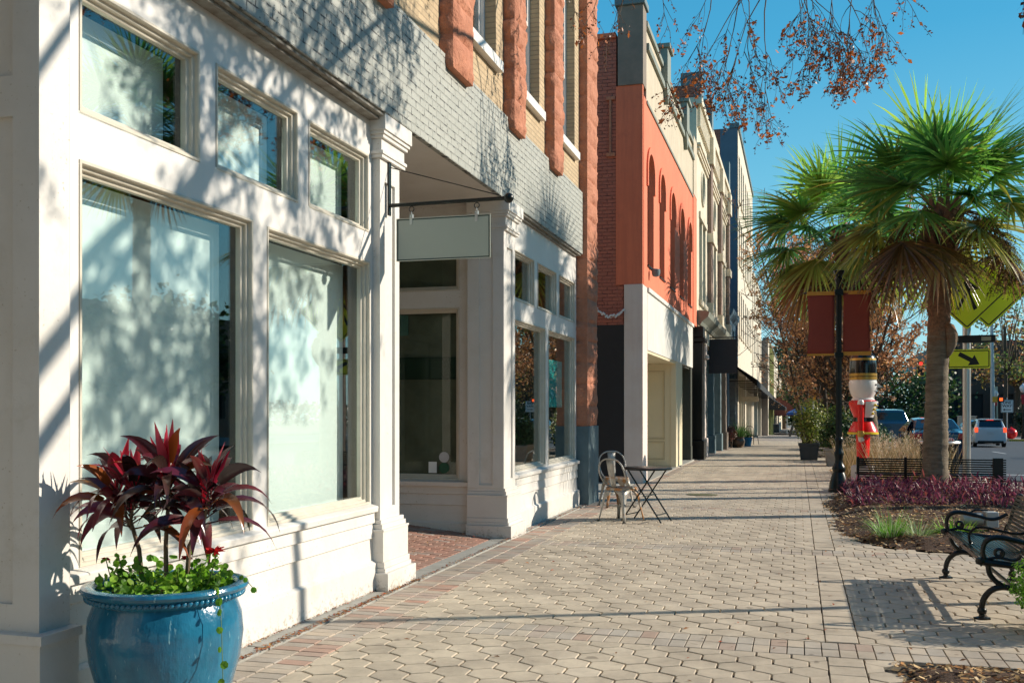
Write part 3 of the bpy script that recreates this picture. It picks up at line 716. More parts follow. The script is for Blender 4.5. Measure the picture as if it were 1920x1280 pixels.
for a, c in wy:                       # arched heads: fill the corners of each opening
    m_ = (a+c)/2; r = (c-a)/2; zc = 6.95-r*.85
    for sgn in (-1, 1):
        pts = [(m_+sgn*r, 6.95)]+[(m_+sgn*r*cos(pi/2*i/8), zc+r*.85*sin(pi/2*i/8)) for i in range(9)]
        b.prism(pts, XO-.13, XO, 'x')
OP(b, 'wall', M['orange'])
for a, c in wy:
    m_ = (a+c)/2; r = (c-a)/2; zc = 6.95-r*.85
    f = MB(); f.box(XO-.17, XO-.135, a, c, 4.56, 6.94); fo = OP(f, 'window', M['black'])
    g = MB(); g.box(XO-.134, XO-.128, a+.08, c-.08, 4.64, 5.7); g.box(XO-.134, XO-.128, a+.08, c-.08, 5.76, 6.85); OP(g, 'pane', M['glass'], fo)
    h = MB(); out_ = [(m_-(r+.13), zc-.35)]+[(m_-(r+.13)*cos(pi*i/16), zc+(r*.85+.16)*sin(pi*i/16)) for i in range(17)]+[(m_+(r+.13), zc-.35)]
    inn = [(m_+r+.01, zc-.35)]+[(m_+(r+.01)*cos(pi*i/16), zc+(r*.85+.01)*sin(pi*i/16)) for i in range(17)]+[(m_-r-.01, zc-.35)]
    n = len(out_); inn = inn[::-1]
    vs = [(XO+.035, p[0], p[1]) for p in out_]+[(XO+.035, p[0], p[1]) for p in inn]+[(XO-.01, p[0], p[1]) for p in out_]+[(XO-.01, p[0], p[1]) for p in inn]
    fs = []
    for i in range(n-1): fs += [(i, i+1, n+i+1, n+i), (i, i+1, 2*n+i+1, 2*n+i), (n+i, n+i+1, 3*n+i+1, 3*n+i)]
    fs += [(0, n, 3*n, 2*n), (n-1, 2*n-1, 4*n-1, 3*n-1)]
    h.add(vs, fs); OP(h, 'hood_mould', M['orange'], fo)
    s = MB(); s.box(XO-.1, XO+.03, a-.02, c+.02, 4.51, 4.549); OP(s, 'sill', M['black'], fo)
b = MB(); b.box(-3.6, -3.05, 20.30, 20.405, 4.07, 8.15); OP(b, 'corner_wall', M['orange'])
b = MB(); b.box(-3.56, XO+.005, 20.27, 20.75, 8.151, 9.78); OP(b, 'corner_pier', M['brownst'], bevel=.01)
b = MB(); b.box(-3.62, XO+.05, 20.22, 20.80, 9.781, 9.93); OP(b, 'pier_cap', M['slate'], bevel=.02)
b = MB(); b.box(-3.35, XO-.002, 20.76, 30.3, 7.951, 9.0); b.box(-3.35, XO-.03, 20.76, 30.3, 9.151, 9.5); OP(b, 'parapet', M['cream'])
b = MB(); b.box(-3.36, XO+.06, 20.755, 30.32, 9.001, 9.15); b.box(-3.4, XO+.03, 20.76, 30.3, 9.501, 9.62); b.box(-3.3, XO+.03, 20.76, 30.3, 7.88, 7.9505); OP(b, 'ledge', M['greenledge'], bevel=.01)
for y in (23.35, 27.6):
    b = MB(); b.box(-3.42, XO+.12, y, y+.62, 9.155, 9.95); b.prism([(y,9.15),(y+.62,9.15),(y+.31,8.7)], XO, XO+.10, 'x'); b.box(-3.46, XO+.18, y-.05, y+.67, 9.951, 10.05); OP(b, 'parapet_post', M['greenledge'], bevel=.01)
b = MB(); b.box(-3.5, XO+.02, 30.301, 31.3, 4.07, 8.0); OP(b, 'end_pier', M['orange'])
b = MB(); b.box(-3.5, XO+.03, 30.301, 31.3, 8.001, 9.75); OP(b, 'end_pier_top', M['cream'])
# brick flank, facing the camera
b = MB(); b.wall('-y', 20.32, .3, -14, -3.60, 3.25, 9.15, [(-5.0,-4.02,4.9,7.55),(-8,-7,4.9,7.55)])
b.box(-3.60,-3.45,20.325,20.6,3.25,4.07); OP(b, 'side_wall', M['redbrickx'])
b = MB(); b.box(-14,-3.6,20.25,20.7,9.151,9.25); OP(b, 'coping', M['orange'])
b = MB(); b.box(-5.0,-4.02,20.36,20.42,4.92,7.54)
for k in range(18): b.box(-4.95,-4.08,20.345,20.36,5.0+k*.14,5.05+k*.14)
b.box(-4.12,-4.02,20.30,20.36,4.9,7.55); OP(b, 'shuttered_window', M['black'])
b = MB(); b.box(-14,-3.431,20.31,20.6,-.05,3.249); OP(b, 'black_wall_panel', M['charcoal'])
b = MB(); b.box(-3.43,XO-.003,20.28,20.94,-.05,4.069); OP(b, 'pink_pier', M['pink'], bevel=.01)
# star-shaped tie iron and conduit on the flank
b = MB(); b.tube([(-3.72,20.29,6.75),(-3.72,20.29,7.95)], .025, 8); b.box(-3.80,-3.62,20.27,20.32,7.88,7.95); b.box(-3.80,-3.62,20.27,20.32,6.72,6.79); OP(b, 'tie_iron', M['sand'])
b = MB(); b.box(-3.5, XO, 20.941, 30.3, 2.76, 3.98); b.box(-3.5,XO+.04,20.90,30.34,3.981,4.068); OP(b, 'fascia', mat('white_fascia_paint', (.70,.69,.64), .6, (.60,.59,.54), 1.5, streak=.25, dirtc=(.4,.38,.33)))
b = MB(); b.box(-5.5,-3.06,20.941,26.1,2.70,2.758); OP(b, 'recess_ceiling', M['butter'])
b = MB(); b.wall('-y', 26.1, .5, -5.5, -3.19, 0, 2.699, [(-4.4,-3.36,.75,2.5),(-4.4,-3.36,.22,.66)]); b.box(-4.5,-3.3,26.125,26.5,.2,2.55); b.box(-3.19,XO-.004,26.08,27.5,0,2.757); b.wall('+x', -5.4,.1,20.95,26.1,0,2.7,[(22,24,.2,2.3)]); OP(b, 'recess_wall', M['butter'], bevel=.004)
for q in ((-4.4,-3.36,.75,2.5),(-4.4,-3.36,.22,.66)): b = MB(); b.ring('-y', 26.1, *q, [(-.02,.002),(-.02,-.012),(.004,-.012),(.004,.026)]); OP(b, 'panel_moulding', M['butter2'])
b = MB(); b.box(-5.6,-5.5,22,24,.2,2.3); OP(b, 'door', M['darkolive'])
b = MB(); b.wall('-y', 29.9, .4, -5.5, -3.10, -.05, 2.757, [(-4.6,-3.36,.6,2.5)]); b.box(-4.7,-3.3,29.93,30.2,.5,2.6); b.box(-5.5,-3.05,29.86,30.3,-.05,.42); b.box(-3.5,-3.06,29.88,30.29,.42,2.757); OP(b, 'dark_recess_wall', M['darkolive'], bevel=.004)
b = MB(); b.box(-5.6,-5.5,27.5,30,-.05,2.75); b.box(-5.6,-3.1,27.5,30.0,2.70,2.757); OP(b, 'dark_recess_back', M['darkolive'])
b = MB(); b.box(-5.6,-3.0,20.95,30.3,-.1,.012); OP(b, 'recess_floor', M['concrete'])
b = MB(); b.box(-14,-5.62,20.6,31.3,-.5,9.1); b.box(-5.62,-3.32,20.6,31.3,4.0,9.1) ; OP(b, 'body', M['charcoal'])
b = MB(); b.lathe([(.001,0),(.07,.02),(.09,.08),(.09,.16),(.001,.18)], 14, (XO+.14,21.2,4.32)); b.tube([(XO,21.2,4.5),(XO+.14,21.2,4.48)], .02, 6); TT(b, 'wall_camera', M['slate'], 'gray dome camera fixed to the orange wall below its first window', 'camera', smooth='auto')
b = MB()
random.seed(3)
for k in range(26):
    x = -4.05+k*.025; z = 3.52-.16*sin(pi*(k/25))+.12*(1-k/25); b.lathe([(.001,-.025),(.022,-.01),(.022,.01),(.001,.025)], 6, (x, 20.22+U(-.02,.02), z+U(-.03,.03)))
b.tube([(-4.4,20.24,3.85),(-4.05,20.24,3.62),(-3.7,20.24,3.38),(-3.42,20.24,3.56)], .006, 5)
TT(b, 'string_lights', mat('frosted_bulbs', (.8,.8,.78), .3), 'string of white bulbs drooping across the red brick side wall', 'string lights')

# ------------------------------------------------------------ cream two-storey building with round windows
XC = -3.02
CB = thing('cream_building', 'ornate cream building with brown pilasters, round windows and a black cast-iron shopfront', 'building', (-3.05, 38, 0)); CP = bpart(CB)
M['creamst'] = mat('cream_stone', (.70,.62,.47), .75, (.58,.50,.37), 3, .004, 20, dirt=.12)
M['brownbrick'] = brick_mat('brown_brick', 1, (.26,.15,.10), (.2,.12,.085), (.22,.19,.15))
bays = [(31.5,35.0),(35.9,39.6),(40.4,44.6)]
hs = []
for a, c in bays: m_ = (a+c)/2; hs += [(m_-1.15,m_-.15,5.0,7.6),(m_+.15,m_+1.15,5.0,7.6),(m_-.5,m_+.5,8.25,9.25)]
b = MB(); b.wall('+x', XC, .3, 31.31, 45.0, 4.55, 11.0, hs); CP(b, 'wall', M['creamst'])
for i, h in enumerate(hs):
    f = MB(); f.box(XC-.32, XC-.2, h[0], h[1], h[2], h[3]); fo = CP(f, 'window', M['slate'])
    if i % 3 == 2:
        r = MB(); m_ = (h[0]+h[1])/2
        for k in range(4):
            a0 = pi/2*k; cx_, cz_ = m_+.5*(1 if k in (0,3) else -1), 8.75+.5*(1 if k in (0,1) else -1)
            r.prism([(cx_,cz_)]+[(m_+.5*cos(a0+pi/2*j/6), 8.75+.5*sin(a0+pi/2*j/6)) for j in range(7)], XC-.2, XC-.003, 'x')
        r.tube([(XC+.01, m_+.55*cos(2*pi*j/24), 8.75+.55*sin(2*pi*j/24)) for j in range(25)], .05, 6)
        CP(r, 'round_surround', M['creamst'])
    else:
        g = MB(); g.box(XC-.199, XC-.19, h[0]+.08, h[1]-.08, h[2]+.08, (h[2]+h[3])/2-.03); g.box(XC-.199, XC-.19, h[0]+.08, h[1]-.08, (h[2]+h[3])/2+.03, h[3]-.08); CP(g, 'pane', M['glass'], fo)
        s = MB(); s.box(XC-.1, XC+.08, h[0]-.1, h[1]+.1, h[2]-.15, h[2]-.001); s.box(XC-.1, XC+.06, h[0]-.1, h[1]+.1, h[3]+.001, h[3]+.2); CP(s, 'surround', M['creamst'], fo)
for y in (35.05, 39.65, 44.2):
    b = MB(); b.box(XC-.1, XC+.14, y, y+.75, 5.2, 10.0); CP(b, 'pilaster', M['brownbrick'])
    for o_, z0_, z1_ in ((.2,4.7,5.199),(.21,7.3,7.6),(.22,10.001,10.9)): b = MB(); b.box(XC-.1, XC+o_, y-.06, y+.81, z0_, z1_); CP(b, 'pilaster_block', M['creamst'])
b = MB()
for k in range(3): b.box(XC-.1, XC+.06+k*.03, 31.35, 45, 9.5+k*.12, 9.57+k*.12)
b.box(XC-.3, XC+.16, 31.3, 45.05, 11.001, 11.2)
for k in range(46): b.box(XC, XC+.1, 31.5+k*.29, 31.65+k*.29, 10.35, 10.95)
b.box(XC-.3, XC+.05, 36, 40, 11.201, 11.75)
for k in range(22): b.box(XC-.15, XC+.03, 31.5+k*.2, 31.6+k*.2, 11.2, 11.45)
CP(b, 'cornice', M['creamst'])
for y in (31.35, 35.2, 44.2):
    b = MB(); b.box(XC-.5, XC+.15, y, y+.65, 11.201, 12.0 if y < 35 else 12.3); CP(b, 'parapet_pier', M['slate'])
b = MB(); b.box(-6, XC-.1, 31.32, 31.7, 9.0, 11.6); CP(b, 'side_wall', M['redbrickx'])
b = MB(); b.prism([(XC-.2,4.15),(XC+.1,4.15),(XC+.16,4.25),(XC+.34,4.4),(XC+.38,4.55),(XC+.1,4.6),(XC-.2,4.6)], 31.4, 45, 'y'); CP(b, 'shop_cornice', M['greenledge'])
b = MB(); b.box(XC-.3, XC+.05, 31.4, 45, 3.7, 4.149); CP(b, 'fascia', M['creamst'])
def column(p, y, w_, ztop, m, x=XC, d=.22):
    b = MB(); b.box(x-.2, x+d, y, y+w_, gz(y)-.2, .55); b.box(x-.2, x+d-.06, y+.06, y+w_-.06, .551, ztop-.5); b.box(x-.2, x+d+.03, y-.02, y+w_+.02, ztop-.49, ztop-.35); b.box(x-.2, x+d-.03, y+.03, y+w_-.03, ztop-.349, ztop); p(b, 'column', m, bevel=.02)
column(CP, 31.35, .75, 4.1, M['black']); column(CP, 34.0, .5, 3.7, M['pink'], d=.08); column(CP, 37.4, .5, 3.7, M['slate'], d=.08); column(CP, 40.6, .6, 3.7, M['slate'], d=.1); column(CP, 42.6, .9, 4.1, M['brownst'], d=.16)
b = MB(); b.wall('+x', XC-.25, .1, 32, 45, -.3, 3.7, [(34.6,37.3,.6,2.7),(38,40.5,.6,2.7),(41.3,42.5,.0,2.7),(34.6,42.5,2.85,3.6),(32.3,33.9,.2,2.7),(32.3,33.9,2.85,3.6)]); CP(b, 'shopfront', M['slate'])
b = MB(); b.box(XC-.32, XC-.30, 32, 45, 0, 3.69); CP(b, 'shop_glass', M['glass2'])
b = MB(); b.box(XC-1.5, XC-.5, 34.0, 34.1, 0, 2.8); b.box(-14, XC-.36, 31.71, 45, -.5, 10.9); CP(b, 'body', M['charcoal'])
t = thing('projecting_sign', 'black blank rectangular sign projecting from the cream building over its shopfront', 'sign', (-2.9, 35.4, 3.4))
b = MB(); b.box(-.10,.87,-.04,.04,-.63,.56); b.build('sign_board', mat('blank_black_sign', (.018,.018,.026), .5), t, bevel=.01)
b = MB(); b.tube([(-.12,0,.62),(.87,0,.62)], .02, 8); b.build('bracket', M['black'], t)

# ------------------------------------------------------------ farther facades
def facade(name, label, x, y0, y1, zt, m, wins=(), back=9, side=None, band=None, loc=None, wm='glass', zb=-1.5, cap=None, holes=()):
    T = thing(name, label, 'building', (x, (y0+y1)/2, 0)); P = bpart(T)
    b = MB(); b.wall('+x', x, .3, y0+.011, y1, zb, zt, list(wins)+list(holes)); P(b, 'wall', m)
    for h in wins:
        f = MB(); f.wall('+x', x-.15, .08, h[0], h[1], h[2], h[3], [(h[0]+.09,h[1]-.09,h[2]+.09,(h[2]+h[3])/2-.03),(h[0]+.09,h[1]-.09,(h[2]+h[3])/2+.03,h[3]-.09)]); fo = P(f, 'window', M['creamst'])
        g = MB(); g.box(x-.22, x-.21, h[0]+.05, h[1]-.05, h[2]+.05, h[3]-.05); P(g, 'pane', M[wm], fo)
        s = MB(); s.box(x-.1, x+.07, h[0]-.06, h[1]+.06, h[2]-.12, h[2]-.001); P(s, 'sill', M['creamst'], fo)
    b = MB(); b.box(x-back, x-.3, y0+.3, y1, zb, zt-.3); P(b, 'body', M['charcoal'])
    if side: 
        for (xa, xb, mm, nm) in side: b = MB(); b.box(xa, xb, y0, y0+.29, zb, zt); P(b, nm, mm)
    if cap: b = MB(); b.box(x-.4, x+cap[0], y0-.05, y1+.05, zt+.001, zt+cap[1]); P(b, 'coping', cap[2])
    return T, P
M['bluefront'] = mat('blue_painted_front', (.09,.17,.24), .6, (.07,.14,.2), 2)
M['graywall'] = mat('blue_gray_stucco', (.13,.17,.22), .8, (.11,.145,.19), 2)
M['pinkstone'] = mat('pale_stone', (.68,.60,.47), .8, (.60,.52,.40), 2)
T, P = facade('blue_building', 'low blue-painted shop building between the ornate cream one and the tall pale one', -2.98, 45.3, 50.5, 6.0, M['bluefront'], [(46.3,47.6,4.4,5.3),(48.2,49.5,4.4,5.3)], holes=[(46,49.8,-.3,3.2)])
b = MB(); b.prism([(-3.1,5.6),(-2.98,5.6),(-2.8,5.85),(-2.75,6.02),(-3.1,6.02)], 45.3, 50.5, 'y'); b.box(-3.1,-2.85,45.3,50.5,4.0,4.15); P(b, 'cornice', M['bluefront'])
b = MB(); b.box(-3.3,-3.25,46,49.8,-.3,3.2); P(b, 'shop_glass', M['glass2'])
rows = [(a, a+1.1, z0, z0+2.3) for a in (52,54,56,58.5,60.5,62.5,65) for z0 in (5.3,9.0,12.2)]
TX = -2.9
T, P = facade('tall_building', 'tall pale stone building with a blue-gray flank rising over the awnings', TX, 51.0, 68.0, 15.6, M['pinkstone'], rows, side=[(-3.75,TX,M['graywall'],'side_wall'),(-12,-3.751,M['redbrickx'],'side_wall')], cap=(.08,.25,M['slate']), holes=[(52,58.5,-.6,3.4),(59.5,67,-.7,3.3)])
b = MB(); b.box(TX-.28,TX-.25,52,67,-.7,3.39)
P(b, 'shop_glass', M['glass2'])
for k in range(9): b = MB(); b.box(TX-.24,TX-.05,52.0+k*1.8,52.14+k*1.8,-.7,3.3); P(b, 'mullion', M['creamst'])
T2, P2 = facade('pale_building', 'lower pale stone building beyond the tall one with an air conditioner on its front', -2.85, 68.02, 83.2, 10.4, M['pinkstone'], [(a, a+1.2, z0, z0+2.2) for a in (69.5,72,75,77.5,80.5) for z0 in (4.9,8)], cap=(.06,.2,M['creamst']), holes=[(69,75,-.8,3.0),(76,82.5,-.8,2.9)])
b = MB(); b.box(-3.1,-3.08,69,82.5,-.8,3.0); P2(b, 'shop_glass', M['glass2'])
b = MB(); b.box(-2.85,-2.25,79,79.8,4.6,5.2); b.wall('-y', 78.98,.02,-2.8,-2.3,4.65,5.15,[(-2.75+k*.1,-2.70+k*.1,4.7,5.1) for k in range(5)]); TT(b, 'air_conditioner', M['creamst'], 'white window air conditioner sticking out of the pale stone facade', 'air conditioner')
T3, P3 = facade('beige_building', 'two-storey beige building past the long dark awning, its blank flank showing', -2.35, 84.0, 125, 7.2, M['pinkstone'], [(a, a+1.4, 4.2, 6) for a in (86,89,92,96,100,104,108,112,117)], side=[(-10,-2.35,mat('beige_gray_flank', (.36,.31,.26), .9, (.28,.24,.21), 2),'side_wall')], cap=(.08,.2,M['slate']), holes=[(86,90,-1.1,2.2),(91,97,-1.1,2.2),(99,106,-1.1,2.1)])
b = MB(); b.box(-2.6,-2.57,86,106,-1.1,2.2); P3(b, 'shop_glass', M['glass2'])
b = MB()
for y, z0 in ((88.0,0),(94.0,0),(98.0,0)): b.box(-2.4,-2.2,y,y+.5,-1.2,7.1)
P3(b, 'pilaster', mat('yellow_green_pilaster', (.36,.38,.14), .8))
T4, P4 = facade('distant_shop', 'small distant shop front at the end of the pavement', -2.2, 126, 175, 5.6, M['creamst'], [(130,133,2.6,4.2),(138,141,2.6,4.2)], zb=-3)
# stone-clad pier and shop bits under the awning
b = MB(); rockpier2 = [(i, U(-.02,.02)) for i in range(16)]
for i, e in rockpier2: b.box(-3.2,-2.78+e,47.0,48.6,-.25+i*.2,-.06+i*.2)
TT(b, 'stone_pier', mat('stacked_gray_stone', (.30,.30,.29), .9, (.2,.2,.2), 5, .01, 20), 'stacked gray stone pier under the dark awning', 'pier')
# long dark awning
AW = thing('long_awning', 'long black fabric awning running along the far shopfronts', 'awning', (-3.0, 60, 3.9))
b = MB()
pr = [(0,0),(1.25,-.85),(1.25,-1.15),(1.22,-1.15),(1.22,-.87),(0,-.03)]
def aw(y0, y1, pr=pr, zz=0): 
    m = len(pr); vs = [(a, y-60, z+gz(y)+zz) for y in (y0, y1) for a, z in pr]
    b.add(vs, [tuple(range(m)), tuple(range(2*m-1, m-1, -1))]+[(i, i+m, (i+1) % m+m, (i+1) % m) for i in range(m)])
aw(46.0, 60); aw(60.2, 72); aw(72.2, 83.8)
b.build('canopy', mat('black_awning_cloth', (.012,.014,.016), .7), AW)
b = MB()
for k in range(14): y = 46.3+k*2.8-60; b.tube([(0,y,gz(y+60)-.9),(1.2,y,gz(y+60)-.9)], .02, 5); b.tube([(0,y,gz(y+60)-.05),(1.2,y,gz(y+60)-.9)], .02, 5)
b.build('awning_frame', M['black'], AW)
b = MB(); b.box(-.5,.5,-.04,.04,-.13,.13); b.tube([(-.45,0,.13),(-.45,0,.7)], .012, 5); b.tube([(.45,0,.13),(.45,0,.7)], .012, 5)
o = TT(b, 'hanging_board', M['creamst'], 'small pale board hanging beneath the long black awning', 'sign'); o.location = (-2.45, 53.0, 2.05)
# domed brown-red awning
b = MB(); n = 9; vs = []
for y in (104, 112):
    for i in range(n): a = pi/2*i/(n-1); vs.append((-2.35+2.1*sin(a), y, gz(y)+1.75+1.75*cos(a)))
    vs.append((-2.35, y, gz(y)+1.75))
m_ = n+1; b.add(vs, [tuple(range(m_)), tuple(range(2*m_-1, m_-1, -1))]+[(i, i+m_, (i+1) % m_+m_, (i+1) % m_) for i in range(m_)])
TT(b, 'domed_awning', mat('rust_red_awning', (.24,.06,.035), .7), 'rust-red rounded awning near the end of the pavement', 'awning')
b = MB(); b.prism([(-2.3,2.6),(-1.0,1.7),(-1.0,1.45),(-2.3,1.5)], 86, 96, 'y'); TT(b, 'small_awning', mat('black_cloth', (.012,.014,.016), .7), 'short black awning on the beige building', 'awning')
b = MB()
b.box(-8,-3.05,50.99,51.0,-1,.1)
# ------------------------------------------------------------ street furniture
random.seed(11)
GN = lambda nm, cur=None: nm
# --- glazed pot and its plants
PT = thing('glazed_pot', 'big glazed blue pot with a rope rim in the left foreground', 'pot', (-2.86, 4.06, 0))
m, t, b_ = newmat('blue_glaze'); g = N(t, 'ShaderNodeTexCoord').outputs['Object']
mp = N(t, 'ShaderNodeMapping'); mp.inputs['Scale'].default_value = (1, 1, .18); L(t, g, mp.inputs[0])
n1 = noise_n(t, mp.outputs[0], 9, 5, .65); n2 = noise_n(t, g, 2.2, 4, .6); n3 = noise_n(t, mp.outputs[0], 40, 3, .6)
c0 = mixc(t, ramp(t, n1.outputs[0], .35, .7), (.010,.105,.20), (.022,.18,.29)); c0 = mixc(t, ramp(t, n2.outputs[0], .5, .7), c0, (.010,.065,.11))
c0 = mixc(t, ramp(t, n3.outputs[0], .66, .74), c0, (.25,.48,.55)); L(t, c0, b_.inputs['Base Color'])  # pale streaks: highlights painted into the glaze colour
b_.inputs['Roughness'].default_value = .16; b_.inputs['Coat Weight'].default_value = .25; b_.inputs['Coat Roughness'].default_value = .04
L(t, bumpn(t, n1.outputs[0], .006, 1, bumpn(t, noise_n(t, g, 14, 3).outputs[0], .004)), b_.inputs['Normal']); M['glaze'] = m
b = MB(); b.lathe([(.001,0),(.235,0),(.25,.012),(.262,.06),(.30,.20),(.338,.34),(.352,.45),(.345,.54),(.325,.595),(.318,.612),(.335,.622),(.345,.632),(.352,.65),(.372,.662),(.378,.675),(.372,.688),(.345,.694),(.325,.69),(.312,.675),(.308,.62),(.30,.56),(.001,.555)], 96); b.build('body', M['glaze'], PT, smooth='auto')
b = MB()
for k in range(84):
    a = 2*pi*k/84; c = Vector((.350*cos(a), .350*sin(a), .640)); tg = Vector((-sin(a), cos(a), 0)); d = (tg*.9+Vector((0,0,.75))).normalized()
    b.tube([c-d*.017, c-d*.008, c+d*.008, c+d*.017], [.002,.011,.011,.002], 7)
b.build('rope_rim', M['glaze'], PT, smooth=True)
b = MB(); b.lathe([(.001,.615),(.31,.61)], 40, cap=False)
for k in range(500):
    a, r = U(0,2*pi), .3*sqrt(R()); b.tube([(r*cos(a), r*sin(a), .60),(r*cos(a)+U(-.02,.02), r*sin(a)+U(-.02,.02), .635)], .004, 4)
b.build('soil', M['mulchsoil'], PT)
# cordyline
CD = thing('cordyline', 'tall cordyline with glossy maroon and pink strap leaves growing in the blue pot', 'plant', (-2.86, 4.06, .60))
stems = [((-.10,-.03,0),(-.135,-.02,.24),(-.20,.0,.38)), ((0,.0,0),(-.01,.01,.27),(-.0,.02,.50)), ((.09,.02,0),(.11,.02,.26),(.18,.03,.40))]
heads = []
b = MB()
for s_ in stems:
    b.tube(s_, [.012,.0105,.009], 8); heads.append(Vector(s_[-1]))
for h, dd in ((0,(-.07,.0,.09)),(0,(.045,-.02,.10)),(2,(.05,-.02,.09)),(1,(.02,-.03,.05))):
    e = heads[h]+Vector(dd); b.tube([heads[h]-Vector((0,0,.04)), (heads[h]+e)/2, e], .007, 6); heads.append(e)
b.build('stem', mat('ringed_brown_stem', (.20,.14,.09), .8, (.12,.08,.05), 60, .003, 90), CD, smooth='auto')
b = MB(); yng = MB()
for hi, h in enumerate(heads):
    nl = 15
    for k in range(nl):
        az = k*2.4+hi+U(-.2,.2); tt = k/nl; el = radians(8+tt*62+U(-10,10)); ln = U(.30,.44)*(1-.40*tt)
        d = Vector((cos(az)*cos(el), sin(az)*cos(el), sin(el)))
        p0 = h+Vector((0,0,-.05+.10*tt)); p1 = p0+d*.07
        base = random.choice([(.07,.014,.018),(.10,.016,.022),(.04,.018,.018),(.17,.02,.03),(.06,.03,.024)])
        if R() < .12: base = (.20,.055,.012)
        b.cur = base; b.tube([p0, p1], .004, 4); b.leaf(p1, d, (U(-.7,.7),-U(.1,1.1),.9), ln-.04, U(.052,.076), U(.5,1.1)+(.6 if tt < .5 else 0), 7, .28, base, tuple(v*U(.8,1.6) for v in base), power=.85)
    for k in range(5):
        az = U(0,6.28); el = radians(U(42,86)); d = Vector((cos(az)*cos(el), sin(az)*cos(el), sin(el)))
        base = random.choice([(.75,.04,.09),(.68,.03,.06),(.58,.07,.11)])
        if hi in (3, 7) and k > 1: continue
        yng.leaf(h+Vector((0,0,.04)), d, (U(-1,1),-1,.2), U(.18,.29), U(.038,.056), .15, 6, .4, base, tuple(v*.8 for v in base), power=.85)
b.build('leaves', M['leafgloss'], CD, smooth=True, recalc=False); yng.build('young_leaves', leaf_mat('pink_young_leaf', .35, .3, .5, .1), CD, smooth=True, recalc=False)
# under-planting
LT = thing('lantana', 'low green leafy plant with small red flowers trailing over the rim of the blue pot', 'plant', (-2.86, 4.06, .60))
def roundleaf(b, p, nrm, r, c):
    nrm = Vector(nrm).normalized(); u = nrm.orthogonal().normalized(); v_ = nrm.cross(u); n = 7; b.cur = c
    ph = U(0,6.28); st_ = [Vector(p)+(u*cos(ph+2*pi*i/n)*(1.25 if i == 0 else 1)+v_*sin(ph+2*pi*i/n))*r+nrm*(r*.15*(i % 2)) for i in range(n)]
    b.add([Vector(p)-nrm*r*.15]+st_, [(0, i+1, (i+1) % n+1) for i in range(n)])
GR = [(.18,.40,.03),(.26,.50,.04),(.12,.30,.02),(.34,.56,.07),(.08,.20,.02)]
b = MB()
for k in range(430):
    a, r = U(0,2*pi), .30*sqrt(R()); hgt = U(.0,.08)+.03*R()*3*(R() < .2)
    roundleaf(b, (r*cos(a), r*sin(a), .04+hgt), (U(-.8,.8)+.3,U(-.8,.8)-.3,U(.2,1)), U(.011,.022), random.choice(GR))
sprigs = [(-.24,-.12,.20),(-.20,-.10,.16),(.12,.06,.20),(.20,-.02,.19),(.27,.0,.24),(.28,-.03,.20),(.30,.02,.16),(-.22,-.06,.22),(.10,-.05,.17),(.08,-.1,.15),(-.14,.02,.13),(-.26,-.02,.14),(.17,.10,.22)]
st = MB()
for (x, y, z) in sprigs:
    st.tube([(x*.6,y*.6,0),(x*.9,y,z*.6),(x,y,z)], .0025, 5)
    for k in range(22):
        q = k/22; p = Vector((x*.6,y*.6,0)).lerp(Vector((x,y,z)), q); roundleaf(b, p+Vector((U(-.025,.025),U(-.025,.025),U(-.01,.02))), (U(-1,1),U(-1,1),U(.1,1)), U(.010,.019), random.choice(GR))
vine = [Vector((.30,-.10,.08)),Vector((.345,-.12,.10)),Vector((.372,-.13,.02)),Vector((.385,-.14,-.12)),Vector((.39,-.14,-.28)),Vector((.40,-.15,-.42)),Vector((.41,-.15,-.50))]
vine2 = [Vector((.26,-.02,.12)),Vector((.33,.0,.16)),Vector((.40,.03,.12)),Vector((.46,.03,.06))]
for V_ in (vine, vine2):
    vn = MB(); vn.tube(V_, .0018, 5); vn.build('vine', mat('vine_stem', (.12,.18,.05), .7), LT)
    for i in range(len(V_)-1):
        for k in range(2): p = V_[i].lerp(V_[i+1], (k+.5)/2); roundleaf(b, p+Vector((U(-.008,.015),-.008,U(-.01,.01))), (U(-.5,.5),-1,U(0,.6)), U(.012,.021), random.choice(GR))
b.build('leaves', leaf_mat('bright_leaf', .45, .4, .4, .2), LT, recalc=False); st.build('stems', mat('green_stem', (.12,.18,.05), .7), LT)
mfl = leaf_mat('red_petals', .3, .6, .2, .15)
for (x, y, z, n, r) in ((.27,-.02,.245,44,.040),(-.24,-.12,.205,16,.018),(.09,.03,.20,20,.024),(-.05,.1,.15,10,.012)):
    fl = MB()
    for k in range(n):
        a, e = U(0,2*pi), U(-.1,.9); fl.leaf((x,y,z), (cos(a),sin(a),e), (0,-1,.6), r*U(.9,1.3), .013, .3, 2, .1, (.55,.015,.02), (.6,.03,.03))
    fl.build('flower', mfl, LT, recalc=False)
# --- metal cafe chairs
def rusty(name, base, rust, amt, metal=.55, rough=.45):
    m, t, b = newmat(name); g = N(t, 'ShaderNodeTexCoord').outputs['Object']
    n = noise_n(t, g, 7, 6, .7); n2 = noise_n(t, g, 30, 4, .7); f_ = ramp(t, n.outputs[0], amt, amt+.1)
    c = mixc(t, f_, base, mixc(t, n2.outputs[0], rust, (.16,.06,.025))); L(t, c, b.inputs['Base Color'])
    inv = N(t, 'ShaderNodeMath', operation='MULTIPLY_ADD'); L(t, f_, inv.inputs[0]); inv.inputs[1].default_value = -metal; inv.inputs[2].default_value = metal
    L(t, inv.outputs[0], b.inputs['Metallic']); b.inputs['Roughness'].default_value = rough; L(t, bumpn(t, n2.outputs[0], .001), b.inputs['Normal']); return m
M['galv'] = rusty('galvanised_steel_with_rust', (.42,.40,.36), (.48,.20,.05), .60, .4)
M['galvr'] = rusty('rusty_orange_steel', (.42,.38,.32), (.62,.27,.06), .46, .35)
